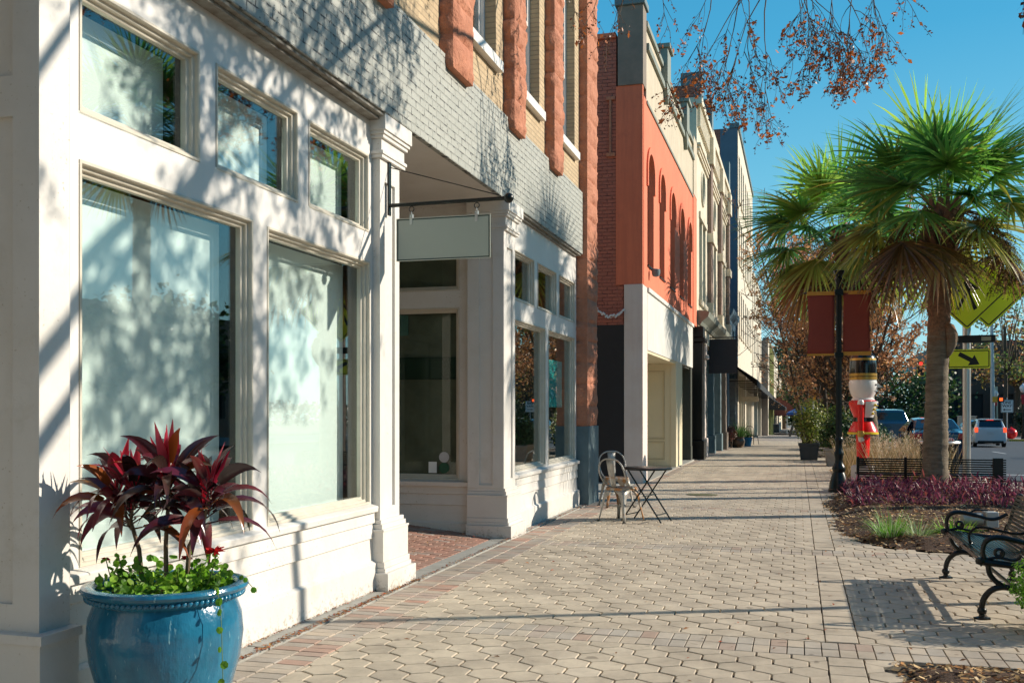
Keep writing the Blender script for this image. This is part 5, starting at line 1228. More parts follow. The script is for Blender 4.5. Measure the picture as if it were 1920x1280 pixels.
def palm(name_label, loc, top, r0, crown_n, Lp, Lb, seed, fruit=3, boots=True, hi=0, toprough=1.3, dead=True):
    random.seed(seed)
    T = thing('palm_tree', name_label, 'palm tree', loc, 0); dz = Vector(top)-Vector(loc)
    b = MB(); n = 20; rows = 90; vs = []
    for i in range(rows+1):
        t_ = i/rows; z = t_*dz.z; cx_, cy_ = dz.x*t_**1.5, dz.y*t_
        rr = r0*(1.16-.25*min(1, t_*3)+.05*sin(t_*40)*.2); rough = .014+.075*max(0, min(1, (z-(dz.z-2.3))/1.2))
        if t_ < .04: rr *= 1+.5*(.04-t_)/.04*.6
        ringn = .006*sin(z*38+3*noise.noise(Vector((0,0,z*2))))
        for k in range(n):
            a = 2*pi*k/n; e = noise.noise(Vector((cos(a)*3, sin(a)*3, z*7)))*rough+noise.noise(Vector((cos(a)*9, sin(a)*9, z*22)))*rough*.6
            vs.append((cx_+(rr+e+ringn)*cos(a), cy_+(rr+e+ringn)*sin(a), z))
    b.add(vs, [(i*n+k, i*n+(k+1) % n, (i+1)*n+(k+1) % n, (i+1)*n+k) for i in range(rows) for k in range(n)]); b.build('trunk', M['palmtrunk'], T, smooth='auto')
    if boots:
        b = MB()
        for k in range(95):
            t_ = 1-(k/95)*toprough/dz.z; a = k*2.4; z = t_*dz.z; c = Vector((dz.x*t_**1.5+cos(a)*r0*.92, dz.y*t_+sin(a)*r0*.92, z))
            o_ = Vector((cos(a), sin(a), 0)); tan = Vector((-sin(a), cos(a), 0)); up_ = (Vector((0,0,1))+o_*U(.35,.75)+tan*U(-.35,.35)).normalized(); L_b = U(.20,.38)
            q = [c+tan*.07-o_*.03, c-tan*.07-o_*.03, c-tan*.07*.9+o_*.02, c+tan*.07*.9+o_*.02]; e = c+up_*L_b
            q2 = [e+tan*.035, e-tan*.035, e-tan*.035+o_*.025, e+tan*.035+o_*.025]
            b.add(q+q2, [(0,1,5,4),(1,2,6,5),(2,3,7,6),(3,0,4,7),(4,5,6,7),(3,2,1,0)])
        b.build('leaf_bases', M['boots'], T)
        b = MB()
        for k in range(1100):
            z = dz.z-U(-.15, toprough+.8)*U(.4,1); a = U(0,2*pi); t_ = z/dz.z; p = Vector((dz.x*max(0,t_)**1.5+cos(a)*r0*1.05, dz.y*t_+sin(a)*r0*1.05, z))
            b.tube([p, p+Vector((cos(a)*U(.02,.08)+U(-.05,.05), sin(a)*U(.02,.08)+U(-.05,.05), U(-.16,.1)))], [.004,.002], 3)
        b.build('fibres', M['boots'], T)['kind'] = 'stuff'
    b = MB(); C0 = dz
    for k in range(crown_n):
        q = (k+.5)/crown_n; az = k*2.39996+U(-.25,.25); el = radians(88-(118+hi)*q**.9+U(-8,8))
        kind = 'y' if q < .2 else ('m' if q < .66 else ('o' if q < .88 or not dead else 'd'))
        frond(b, C0+Vector((cos(az)*r0*.6, sin(az)*r0*.6, -.30*q-.0)), az, el, Lp*U(.85,1.12)*(.72 if q < .12 else 1), Lb*U(.88,1.1), kind)
    b.build('crown', M['palm'], T, recalc=False)
    for f_ in range(fruit):
        b = MB(); az = (f_*2.1+seed*.7) if seed != 5 else [-.1,.35,-.6,3.0,2.6,3.7,-1.3,.0][f_ % 8]; d = Vector((cos(az)*.9, sin(az)*.9, .35)).normalized(); p = C0+Vector((0,0,-.15)); spine = [p.copy()]
        for i in range(9): d = (d-Vector((0,0,.20+.05*i))).normalized(); p = p+d*.20; spine.append(p.copy())
        b.cur = (.12,.07,.03); b.tube(spine, [.012]*4+[.006]*6, 4)
        for i in range(3, 10):
            for j in range(13):
                s0 = spine[min(9,i)]; dd = Vector((U(-1,1),U(-1,1),U(-1.3,-.1))).normalized(); s1 = s0+dd*U(.15,.38); s2 = s1+(dd+Vector((0,0,-1.2))).normalized()*U(.1,.25)
                b.cur = (.13,.08,.035); b.tube([s0,s1,s2], .0025, 3, cap=False)
                for m_ in range(11):
                    q = s0.lerp(s1, U(.2,1)) if R() < .5 else s1.lerp(s2, R()); sz = U(.010,.019); b.cur = random.choice([(.10,.065,.03),(.22,.15,.05),(.35,.24,.07),(.05,.035,.02)])
                    u1 = Vector((U(-1,1),U(-1,1),U(-1,1))).normalized()*sz; u2 = u1.orthogonal().normalized()*sz*.8; q += Vector((U(-.02,.02),U(-.02,.02),0))
                    b.add([q-u1, q+u2, q+u1, q-u2], [(0,1,2,3)])
        b.build('fruit_cluster', M['chips'], T, recalc=False)
    return T
m, t, b_ = newmat('palm_trunk'); g = N(t, 'ShaderNodeTexCoord').outputs['Object']; mp = N(t, 'ShaderNodeMapping'); mp.inputs['Scale'].default_value = (1,1,5); L(t, g, mp.inputs[0])
n1 = noise_n(t, mp.outputs[0], 4, 6, .75); n2 = noise_n(t, g, 22, 5, .7); sp = N(t, 'ShaderNodeSeparateXYZ'); L(t, g, sp.inputs[0])
lo = mixc(t, ramp(t, n1.outputs[0], .35, .65), (.27,.21,.14), (.13,.095,.06)); hi_ = mixc(t, ramp(t, n2.outputs[0], .35, .65), (.36,.17,.085), (.15,.075,.04))
zz = N(t, 'ShaderNodeMath', operation='MULTIPLY_ADD'); L(t, n1.outputs[0], zz.inputs[0]); zz.inputs[1].default_value = .9; L(t, sp.outputs[2], zz.inputs[2])
zr = N(t, 'ShaderNodeMapRange'); L(t, zz.outputs[0], zr.inputs[0]); zr.inputs[1].default_value = 3.0; zr.inputs[2].default_value = 3.4
L(t, mixc(t, zr.outputs[0], lo, hi_), b_.inputs['Base Color']); b_.inputs['Roughness'].default_value = .9
L(t, bumpn(t, n1.outputs[0], .02, 1, bumpn(t, n2.outputs[0], .01)), b_.inputs['Normal']); M['palmtrunk'] = m
M['boots'] = mat('split_leaf_base', (.24,.12,.06), .9, (.13,.08,.05), 9, .004, 40)
p1 = palm('large fan palm with thick ringed trunk rising from the purple ground cover', (2.30, 18.75, .03), (2.44, 18.75, 5.05), .20, 37, .98, 1.30, 5, 8, hi=-13)
b = MB(); b.tube([(.16,-.08,2.98),(.22,-.12,2.90),(.255,-.14,2.76),(.25,-.14,2.60),(.21,-.12,2.45),(.17,-.1,2.34)], [.03,.08,.10,.085,.05,.01], 12); b.build('trunk_burl', M['palmtrunk'], p1, smooth=True)
palm('second fan palm farther back, its trunk leaning beside the red-lit signal', (2.0, 28.8, -.05), (1.05, 28.6, 6.3), .16, 38, 1.40, 1.65, 9, 3, toprough=2.6, hi=6)
palm('tall fan palm just outside the view at the right', (5.55, 17.0, 0), (5.55, 17.0, 7.2), .19, 34, .95, 1.15, 13, 2)

# ------------------------------------------------------------ branching trees
class Tree:
    def __init__(s, wood_n=5): s.w = MB(); s.l = MB(); s.n = wood_n
    def limb(s, pts, r0, r1, depth, P):
        pts = smooth_path(pts, 4) if len(pts) > 2 else [Vector(p) for p in pts]
        s.w.tube(pts, [r0+(r1-r0)*i/(len(pts)-1) for i in range(len(pts))], s.n if r0 > .02 else 3, cap=False)
        tot = sum((a-c).length for a, c in zip(pts, pts[1:]))
        if depth <= 0: return
        k = max(1, int(tot*P['per_m'][min(depth, len(P['per_m'])-1)])); 
        for i in range(k):
            q = U(P.get('from', .25), 1.0); j = min(len(pts)-2, int(q*(len(pts)-1))); p = pts[j].lerp(pts[j+1], R()); d = (pts[j+1]-pts[j]).normalized()
            s.branch(p, (d*P['fwd']+Vector((U(-1,1),U(-1,1),U(-1,1)+P['up']))).normalized(), P['len'][depth-1]*U(.6,1.2), (r0+(r1-r0)*q)*.55, depth-1, P)
    def branch(s, p, d, ln, r, depth, P):
        n = 4; pts = [p.copy()]; q = p.copy(); r = max(r, P['rmin'])
        for i in range(n):
            d = (d+Vector((U(-1,1),U(-1,1),U(-1,1)))*P['wob']+Vector((0,0,P['grav'][depth]))).normalized(); q = q+d*ln/n; pts.append(q.copy())
        rs = [max(P['rmin'], r*(1-.7*i/n)) for i in range(n+1)]
        s.w.tube(pts, rs, (s.n if r > .02 else 3), cap=False)
        if depth > 0:
            for i in range(P['kids'][depth-1]):
                j = random.choice([1,2,3,4]); j = min(j, n-1) if R() < .7 else n-1; c = pts[j].lerp(pts[j+1], R())
                s.branch(c, (d*P['fwd']+Vector((U(-1,1),U(-1,1),U(-1,1)+P['up']))).normalized(), P['len'][depth-1]*U(.6,1.2), r*.6, depth-1, P)
        else:
            for i in range(P['leaves']):
                c = pts[random.randint(1,n-1)].lerp(pts[-1], R()); s.leafcard(c, P)
    def leafcard(s, c, P):
        x = R(); acc = 0
        for pr, colr, sz, asp in P['cols']:
            acc += pr
            if x <= acc: break
        k = U(.7,1.35); s.l.cur = tuple(v*k for v in colr); z = sz*U(.7,1.3); j = P['jit']
        u = Vector((U(-1,1),U(-1,1),U(-1,.6))).normalized()*z; v = u.orthogonal().normalized(); v.rotate(Matrix.Rotation(U(0,6.28), 3, u)); v = v*z*asp; c = c+Vector((U(-j,j),U(-j,j),U(-j,j)))
        s.l.add([c-u, c+v, c+u, c-v], [(0,1,2,3)])
    def done(s, T, bark='bark', lm='leaf', wn='trunk', ln='crown'):
        s.w.build(wn, M[bark], T, recalc=False, smooth=True); s.l.build(ln, M[lm], T, recalc=False)
# the tree whose branches hang into the top of the view
random.seed(33)
T = thing('street_tree', 'bare-branched street tree with brown seed pods and a few orange leaves hanging into the top', 'tree', (3.6, 5.0, 0))
X = Tree(8); O = Vector((3.6, 5.0, 0))
def W(*ps): return [Vector(p)-O for p in ps]
PODS = [(.62,(.10,.045,.025),.017,.55),(.22,(.22,.07,.03),.02,.5),(.16,(.55,.17,.04),.036,.5)]
PODL = [(.5,(.10,.045,.025),.026,.6),(.3,(.22,.07,.03),.03,.6),(.2,(.55,.17,.04),.045,.6)]
PA = dict(per_m=[0,5,2.8,2.0], fwd=.9, up=-.1, len=[.45,.7,.95], rmin=.0024, wob=.22, grav=[-.15,-.10,-.02,0], kids=[5,4], leaves=13, cols=PODL, jit=.06)
X.w.tube(W((3.6,5.0,0),(3.62,5.0,1.6),(3.6,5.05,3.1)), [.16,.13,.12], 12)
for pts, r0, r1 in ((W((3.6,5.05,3.0),(3.3,6.6,5.0),(2.5,8.4,6.4),(1.5,10.0,7.4)), .08, .03),
                    (W((3.6,5.05,3.0),(3.2,6.4,4.4),(2.7,7.6,5.6),(1.6,8.3,6.5),(.4,8.6,6.9)), .07, .02),
                    (W((3.6,5.05,3.0),(3.7,6.6,4.3),(3.5,8.0,5.0),(3.1,8.9,5.5)), .05, .015),
                    (W((3.6,5.05,3.0),(2.8,5.6,4.8),(1.8,6.2,5.9),(.6,6.8,6.6)), .06, .018),
                    (W((2.7,7.6,5.6),(2.4,8.8,6.3),(2.0,9.8,7.2)), .03, .012)):
    X.limb(pts, r0, r1, 3, dict(PA, **{'from': .38}))
PD = dict(PA, len=[.38,.55,.8], grav=[-.22,-.22,-.15,0], kids=[6,5], leaves=10, up=-.35, jit=.03, cols=PODS, wob=.3)
for (x, y, z, ln) in ((-.95,11.8,6.7,1.0),(-.72,11.8,6.7,1.3),(-.5,12.0,6.7,1.5),(-.25,11.8,6.6,1.4),(-.05,12.1,6.7,1.2),(.15,12,6.6,1.0),(.35,11.9,6.6,.9),(.6,12.0,6.6,.8),(-.6,12.2,6.6,1.1),(.8,11.8,6.6,.7),(-.35,12.4,6.6,1.2),(.0,11.6,6.5,.8),(.45,12.3,6.6,.8)):
    X.branch(Vector((x,y,z))-O, Vector((U(-.5,.5),U(-.2,.2),-1)), ln, .010, 2, PD)
for (x, y, z, ln) in ((-1.9,11.5,6.8,.8),(-2.3,11.8,6.9,1.0),(-1.6,12,6.8,.7),(-2.0,12.3,6.8,.8),(-2.5,11.6,6.9,.9)):
    X.branch(Vector((x,y,z))-O, Vector((U(-.5,.1),U(-.2,.2),-1)), ln, .008, 1, PD)
X.w.tube(W((1.5,10.0,7.4),(.8,11.6,7.3),(-.4,12.0,7.2),(-1.4,11.9,7.3),(-2.5,11.8,7.1)), [.03,.03,.022,.015,.008], 6)
for x0 in (.6,.2,-.3,-.8): X.w.tube(W((x0+.2,11.8,7.25),(x0,11.9,6.9),(x0-.15,11.9,6.6)), [.014,.012,.009], 5)
X.done(T)
# crepe myrtles and other street trees
def vase(label, loc, h, spread, cols, seed, stems=5, leaves=8, group=None, per=1.6, up=.35, bark='bark', r=.09, kids=(4,3), rmin=.012, name='street_tree', jit=.12, ln=(1.0,1.3,1.7)):
    random.seed(seed); T = thing(name, label, 'tree', loc, 0, group); X = Tree(6)
    P = dict(per_m=[0,3,1.8,per], fwd=.8, up=up, len=list(ln), rmin=rmin, wob=.22, grav=[.02,.04,.06,.1], kids=list(kids), leaves=leaves, cols=cols, jit=jit)
    for k in range(stems):
        a = 2*pi*k/stems+U(-.4,.4); e = spread*U(.6,1)
        X.limb([(cos(a)*.12, sin(a)*.12, 0), (cos(a)*e*.22, sin(a)*e*.22, h*.28), (cos(a)*e*.55, sin(a)*e*.55, h*.6), (cos(a)*e*.85, sin(a)*e*.85, h*.9)], r, r*.35, 3, P)
    X.done(T, bark); return T
RB = [(.5,(.50,.24,.12),.06,.6),(.2,(.28,.13,.07),.05,.6),(.3,(.66,.36,.15),.07,.6)]
vase('reddish bare street tree nearest behind the left banner, above the planters', (1.9, 38.0, gz(38)), 6.6, 3.4, RB, 41, 6, 26, 'leafless street trees along the kerb')
vase('reddish bare street tree farther down the kerb, in line behind the dark planter', (1.7, 50.0, gz(50)), 6.8, 3.2, RB, 42, 5, 26, 'leafless street trees along the kerb')
vase('thin bare bluish-twigged tree overlapping the tall pale building', (.4, 44.0, gz(44)), 9.6, 2.6, [(.7,(.12,.07,.06),.04,.5),(.3,(.28,.10,.05),.05,.5)], 43, 4, 3, None, 1.1)
OR = [(.45,(.42,.22,.05),.10,.7),(.3,(.24,.13,.05),.09,.7),(.25,(.55,.33,.06),.11,.7)]
vase('thick-limbed tree with yellow-brown leaves between the two palms', (1.3, 47, gz(47)), 7.8, 2.2, [(.5,(.34,.18,.06),.06,.7),(.3,(.18,.09,.04),.06,.7),(.2,(.55,.38,.08),.07,.7)], 44, 3, 12, r=.17)
vase('small orange-leaved tree at the far end of the pavement', (.6, 78.0, gz(78)), 5.6, 2.4, RB, 45, 4, 8)
def crown_tree(label, loc, h, rx, rz, cols, seed, ncl=60, per=90, trunk=.25, zc=None, cl=.8, sz=.12, group=None, name='tree'):
    random.seed(seed); T = thing(name, label, 'tree', loc, 0, group); b = MB(); zc = zc or h-rz
    b.tube([(0,0,-.2),(.05,0,zc*.5),(-.03,.05,zc)], [trunk,trunk*.8,trunk*.6], 8)
    lf = MB()
    for k in range(ncl):
        a = U(0,2*pi); u = U(-1,1); rr = U(.35,1)**.5; s_ = sqrt(1-u*u); p = Vector((cos(a)*s_*rx*rr, sin(a)*s_*rx*rr, zc+u*rz*rr)); rc = cl*U(.6,1.3)
        if k % 3 == 0: b.tube([(0,0,zc*.55), p*.5+Vector((0,0,zc*.35)), p], [trunk*.35,trunk*.2,.02], 4)
        for j in range(per):
            v = Vector((random.gauss(0,.45),random.gauss(0,.45),random.gauss(0,.38)))*rc; q = p+v; lf.cur = tuple(x*U(.65,1.35) for x in random.choice(cols)); z = sz*U(.6,1.4)
            u1 = Vector((U(-1,1),U(-1,1),U(-.6,.6))).normalized()*z; u2 = u1.orthogonal().normalized(); u2.rotate(Matrix.Rotation(U(0,6.28),3,u1)); u2 *= z*.6
            lf.add([q-u1, q+u2, q+u1, q-u2], [(0,1,2,3)])
    b.build('trunk', M['bark'], T, smooth='auto'); lf.build('crown', M['leaf'], T, recalc=False); return T
OAK = [(.05,.10,.03),(.07,.13,.035),(.04,.075,.025),(.10,.16,.05)]
crown_tree('broad dark green oak behind the red traffic light', (9.5, 112, -1), 7.0, 6.5, 3.4, OAK, 51, 80, 90, .4, cl=1.5, sz=.22)
crown_tree('second dark green oak left of the first, behind the pickup', (2.0, 118, -1), 6.2, 5.0, 3.0, OAK, 52, 60, 80, .35, cl=1.4, sz=.22)
crown_tree('tall green tree standing over the end of the pavement', (-2.0, 150, -1.3), 12.5, 4.6, 5.0, [(.06,.15,.06),(.09,.19,.07),(.05,.11,.05)], 53, 70, 90, .4, cl=1.5, sz=.25)
YO = [(.42,.24,.05),(.30,.15,.05),(.50,.34,.08),(.20,.13,.06),(.16,.10,.06)]
crown_tree('orange and brown autumn tree right of the silver post', (20, 104, -.8), 12.5, 5.5, 4.5, YO, 54, 55, 60, .35, cl=1.2, sz=.16)
crown_tree('yellow-leaved autumn tree above the white hatchback', (25.5, 108, -.8), 9.5, 4.5, 3.4, [(.50,.28,.05),(.36,.18,.05),(.55,.38,.08),(.22,.16,.05)], 55, 45, 60, .3, cl=1.1, sz=.16)
crown_tree('gray-brown twiggy tree filling the right edge above the street', (22.5, 84, -.6), 13.0, 4.6, 4.2, [(.10,.06,.045),(.15,.09,.06),(.07,.045,.04)], 56, 80, 110, .35, cl=1.1, sz=.12)
crown_tree('sparse yellow-green tree behind the signal pole', (17.5, 96, -.7), 14.5, 3.2, 5.0, [(.16,.22,.05),(.26,.28,.06),(.12,.12,.06)], 57, 26, 45, .2, cl=1.0, sz=.14)
crown_tree('dark clipped round shrub under the one-way sign', (19.3, 92, -.7), 2.9, 1.5, 1.5, [(.02,.045,.02),(.03,.06,.02)], 58, 40, 90, .1, zc=1.4, cl=.6, sz=.10, name='shrub')
# trees across the road, outside the frame: seen only in the shop windows
oak = crown_tree('dark evergreen tree across the road, mirrored in the shop windows', (26, 8, 0), 7.6, 4.0, 3.0, OAK+[(.03,.05,.02)], 59, 70, 90, .35, cl=1.4, sz=.2, group='trees across the road')
for k, (x, y) in enumerate([(27,-4),(25.5,20),(27,33),(26,46)]): dup(oak, (x, y, gz(y)), k*1.3)
for k, (x, y) in enumerate([(4.2,-5),(4.6,-12),(-1.5,-17),(1.5,-24)]): dup(oak, (x, y, 0), k*1.7+.5, 'unseen evergreen tree added behind the viewpoint to darken the first pilaster', 'trees added behind the viewpoint to block sky light')  # out-of-view trees, added to keep sky light off the first pilaster
OB2 = thing('building_across_road', 'plain brown building across the road, mirrored in the shop windows', 'building', (36, 25, 0))
b = MB(); b.wall('-x', 0, .3, -45, 50, -1, 8.5, [(y, y+1.6, z0, z0+2) for y in range(-42, 48, 4) for z0 in (.8,4.8)]); b.build('wall', M['brownst'], OB2)
b = MB(); b.box(.31, 12, -45, 50, -1, 8.4); b.build('body', M['charcoal'], OB2)
# far tree belt
random.seed(60); b = MB()
for k in range(9000):
    x = U(-60, 130); y = U(185, 235); h = 5.5+3.5*noise.noise(Vector((x*.07,0,0)))+1.5*noise.noise(Vector((x*.3,5,0))); z = -2.5+U(0,1)**.7*h
    b.cur = tuple(v*U(.7,1.3) for v in random.choice([(.06,.10,.04),(.16,.11,.05),(.10,.09,.05),(.22,.15,.06)])); z_ = U(.3,.7)
    u1 = Vector((U(-1,1),U(-1,1),U(-1,1))).normalized()*z_; u2 = u1.orthogonal().normalized()*z_*.7; q = Vector((x,y,z)); b.add([q-u1,q+u2,q+u1,q-u2], [(0,1,2,3)])
b.build('far_trees', M['leaf'], recalc=False)['kind'] = 'stuff'

# ------------------------------------------------------------ beds: purple ground cover, grasses, shrubs, planters
random.seed(71); b = MB()
PUR = [(.13,.022,.06),(.20,.04,.08),(.07,.012,.04),(.26,.08,.12),(.04,.01,.03),(.30,.08,.07),(.035,.01,.025)]
n = 0
while n < 3300:
    x, y = U(.6,3.7), U(15.4,19.4)
    if not in_bed2(x, y) or (x-2.3)**2+(y-18.75)**2 < .07: continue
    yl = 15.7+.5*noise.noise(Vector((x*1.5,0,0)))+(.6 if x > 2.9 else 0)
    if y < yl or x < .75+.15*noise.noise(Vector((0,y*3,0))): continue
    n += 1; hm = .20*min(1,(y-yl)*1.3+.15)*min(1,(x-.6)*1.6+.15)*(1+.9*noise.noise(Vector((x*2.6,y*2.6,1)))); z = .08+hm*R()
    c = random.choice(PUR); b.leaf((x,y,z), (U(-1,1),U(-1,.7),U(.1,1.3)), (0,0,1), U(.09,.17), U(.022,.036), U(.2,1.2), 3, .3, c, tuple(v*1.35 for v in c))
b.build('purple_ground_cover', M['leaf'], recalc=False)['kind'] = 'stuff'
def tuft(name, label, loc, n, ln, wd, cols, lean=.8, m='leaf', group=None, seed=1, rad=.08):
    random.seed(seed); b = MB()
    for k in range(n):
        a = U(0,2*pi); r = rad*sqrt(R()); c = random.choice(cols); e = U(.15,lean)
        b.leaf((r*cos(a), r*sin(a), -.02), (cos(a)*e, sin(a)*e, 1), (0,0,1), ln*U(.6,1.15), wd, U(.3,1.1), 5, .3, c, tuple(v*1.3 for v in c), power=.6)
    o = b.build(name, M[m], recalc=False); o.location = loc; return tag(o, label, 'plant', group)
LG = [(.12,.34,.02),(.18,.42,.03),(.22,.40,.10),(.40,.46,.26)]
tuft('grass_clump', 'bright green arching grass clump in the mulch in front of the palm', (1.02, 12.15, .07), 170, .34, .010, LG, 1.3, seed=2, rad=.16)
tuft('grass_clump', 'variegated pale grass clump right beside the bright green one', (1.30, 12.05, .07), 110, .30, .010, [(.30,.40,.16),(.45,.50,.32),(.2,.34,.08)], 1.5, seed=3, rad=.10)
tuft('grass_clump', 'low yellow-green leafy clump in the mulch beside the gray spotlight', (1.72, 12.35, .07), 130, .24, .018, [(.20,.42,.02),(.30,.48,.03),(.13,.32,.02)], 1.5, seed=4, rad=.16)
tuft('grass_clump', 'small green weed sprouting at the mulch edge under the bench', (1.95, 11.62, .03), 30, .12, .014, [(.25,.42,.03)], 1.4, seed=5)
random.seed(77); b = MB()
for k in range(2600):
    x, y = U(1.0,2.9), U(20.7,26.0)
    if x < 1.5 and y < 22.9: continue
    if noise.noise(Vector((x*1.4,y*1.1,2))) < -.25: continue
    h = U(.45,1.0)*(1+.3*noise.noise(Vector((x*2,y*2,0)))); a = U(0,2*pi); c = random.choice([(.50,.36,.18),(.62,.48,.28),(.38,.25,.12),(.28,.22,.08),(.68,.55,.36)])
    b.leaf((x,y,0), (cos(a)*.35,sin(a)*.35,1), (0,-1,.2), h, .012, U(.05,.5), 4, .2, c, tuple(v*1.15 for v in c), power=.6)
    if k % 5 == 0:
        p = Vector((x+cos(a)*.3*h, y+sin(a)*.3*h, h*.88))
        for j in range(14): b.leaf(p+Vector((U(-.02,.02),U(-.02,.02),U(-.09,.09))), (U(-1,1),U(-1,1),U(-.2,1)), (0,0,1), .05, .012, .2, 2, .1, (.70,.56,.40), (.74,.62,.46))
b.build('ornamental_grass', M['drygrass'], recalc=False)['kind'] = 'stuff'
def bush(name, label, loc, rx, ry, rz, n, sz, cols, seed, cat='shrub', zc=None, lm='leaf', fill=.75):
    random.seed(seed); T = thing(name, label, cat, loc); b = MB(); s = MB(); zc = zc if zc is not None else rz
    for k in range(12): a = U(0,6.28); s.tube([(0,0,-.05),(cos(a)*rx*.4,sin(a)*ry*.4,zc*.7),(cos(a)*rx*.7,sin(a)*ry*.7,zc+rz*U(-.2,.6))], [.018,.012,.005], 4)
    s.build('stems', M['bark'], T)
    for k in range(n):
        d = Vector((random.gauss(0,1),random.gauss(0,1),random.gauss(0,1))).normalized(); r = U(fill,1)*(1+.22*noise.noise(d*3+Vector((seed,0,0)))+.1*noise.noise(d*9))
        p = Vector((d.x*rx*r, d.y*ry*r, zc+d.z*rz*r)); 
        if p.z < 0.02: continue
        c = random.choice(cols); kk = U(.7,1.3); nrm = (d+Vector((U(-.8,.8),U(-.8,.8),U(-.3,.9)))).normalized(); u = nrm.orthogonal().normalized(); u.rotate(Matrix.Rotation(U(0,6.28),3,nrm)); v = nrm.cross(u); z = sz*U(.7,1.3); b.cur = tuple(x*kk for x in c)
        b.add([p-u*z, p+v*z*.6+nrm*z*.2, p+u*z, p-v*z*.6+nrm*z*.2], [(0,1,2,3)])
    b.build('foliage', M[lm], T, recalc=False); return T
BX = [(.14,.34,.02),(.20,.44,.03),(.10,.24,.015),(.26,.50,.06)]
bush('boxwood_shrub', 'bright green small-leaved shrub at the right edge before the bench', (1.72,7.45,0), .34, .34, .25, 5200, .014, BX, 81, zc=.30, fill=.6)
bush('boxwood_shrub', 'bright green small-leaved shrub in the bottom right corner', (1.62,5.72,0), .40, .40, .20, 5200, .014, BX, 82, zc=.20, fill=.6)
def planter(label, loc, w0, w1, h, m, round_=False):
    T = thing('planter', label, 'planter', loc); b = MB(); n = 28 if round_ else 4; k = 1 if round_ else sqrt(2)
    b.lathe([(.001,0),(w0*k,0),(w1*k*.96,h*.86),(w1*k*1.04,h*.87),(w1*k*1.04,h),(w1*k*.92,h),(w1*k*.9,h-.08),(.001,h-.08)], n); o = b.build('body', m, T, smooth='auto' if round_ else False, bevel=0 if round_ else .01)
    if not round_: o.rotation_euler.z = pi/4
    b = MB(); b.lathe([(.001,h-.05),(w1*.85*k,h-.05)], n, cap=False); o = b.build('soil', M['mulchsoil'], T)
    if not round_: o.rotation_euler.z = pi/4
    return T
M['dkplant'] = mat('dark_gray_green_fibreglass', (.06,.075,.085), .7, (.045,.055,.06), 4); M['ltplant'] = mat('pale_weathered_stone', (.36,.33,.29), .9, (.24,.21,.18), 4, .006, 30)
planter('dark gray-green square planter on the pavement left of the lamp post', (.33,32.3,gz(32)), .25, .31, .52, M['dkplant'])
planter('pale weathered stone planter between the dark planter and the lamp post', (1.08,28.4,-.01), .33, .40, .47, M['ltplant'])
YG = [(.16,.22,.03),(.24,.28,.04),(.10,.16,.03),(.30,.30,.08)]; DG = [(.03,.08,.02),(.05,.12,.03),(.02,.05,.015)]
bush('shrub', 'loose yellow-green shrub growing in the dark square planter', (.35,32.3,.4), .55, .55, .75, 2600, .04, YG, 83, zc=.75, fill=.15)
bush('shrub', 'dark green shrub growing in the pale stone planter', (1.08,28.4,.4), .55, .5, .5, 2400, .045, DG, 84, zc=.5, fill=.2)
bush('shrub', 'yellow-green hedge plant behind the planters along the kerb', (1.2,36.5,-.1), .9, 1.4, .9, 3800, .05, YG+DG, 85, zc=.9, fill=.3)
bush('shrub', 'dark shrub behind the nutcracker statue under the street trees', (1.9,31.5,-.05), .9, 1.4, .6, 3200, .05, DG, 86, zc=.6, fill=.3)
bush('shrub', 'low dark hedge plant by the kerb farther down the pavement', (1.5,44,-.2), .7, 2.2, .6, 3000, .06, DG+YG, 87, zc=.6, fill=.3)
T = thing('round_pot', 'round brown-green glazed pot standing by the shopfronts', 'pot', (-2.62,46.0,gz(46))); b = MB(); b.lathe([(.001,0),(.2,0),(.30,.12),(.335,.25),(.31,.38),(.27,.43),(.30,.46),(.30,.49),(.25,.48),(.22,.42),(.001,.42)], 28); b.build('body', mat('brown_glaze', (.06,.06,.05), .3, (.16,.08,.04), 5), T, smooth='auto')
T = thing('blue_pot', 'small bright blue pot behind the round brown pot', 'pot', (-2.3,48.6,gz(48.6))); b = MB(); b.lathe([(.001,0),(.15,0),(.22,.36),(.24,.38),(.24,.42),(.2,.42),(.19,.38),(.001,.38)], 24); b.build('body', mat('bright_blue_glaze', (.02,.20,.42), .25), T, smooth='auto')
tuft('potted_grass', 'arching green grass plant growing in the round brown pot', (-2.55,46.0,gz(46)+.42), 150, .95, .03, [(.10,.24,.04),(.16,.34,.06),(.22,.40,.12)], 1.2, seed=8, rad=.15)
tuft('potted_grass', 'small green plant growing in the bright blue pot', (-2.3,48.6,gz(48.6)+.38), 70, .6, .03, [(.10,.24,.04),(.08,.18,.04)], 1.0, seed=9, rad=.1)
bush('shrub', 'small reddish plant left of the arching grass by the shopfronts', (-2.85,45.3,gz(45)), .25, .25, .35, 700, .05, [(.25,.10,.08),(.14,.10,.05),(.35,.16,.14)], 88, zc=.65, fill=.2)
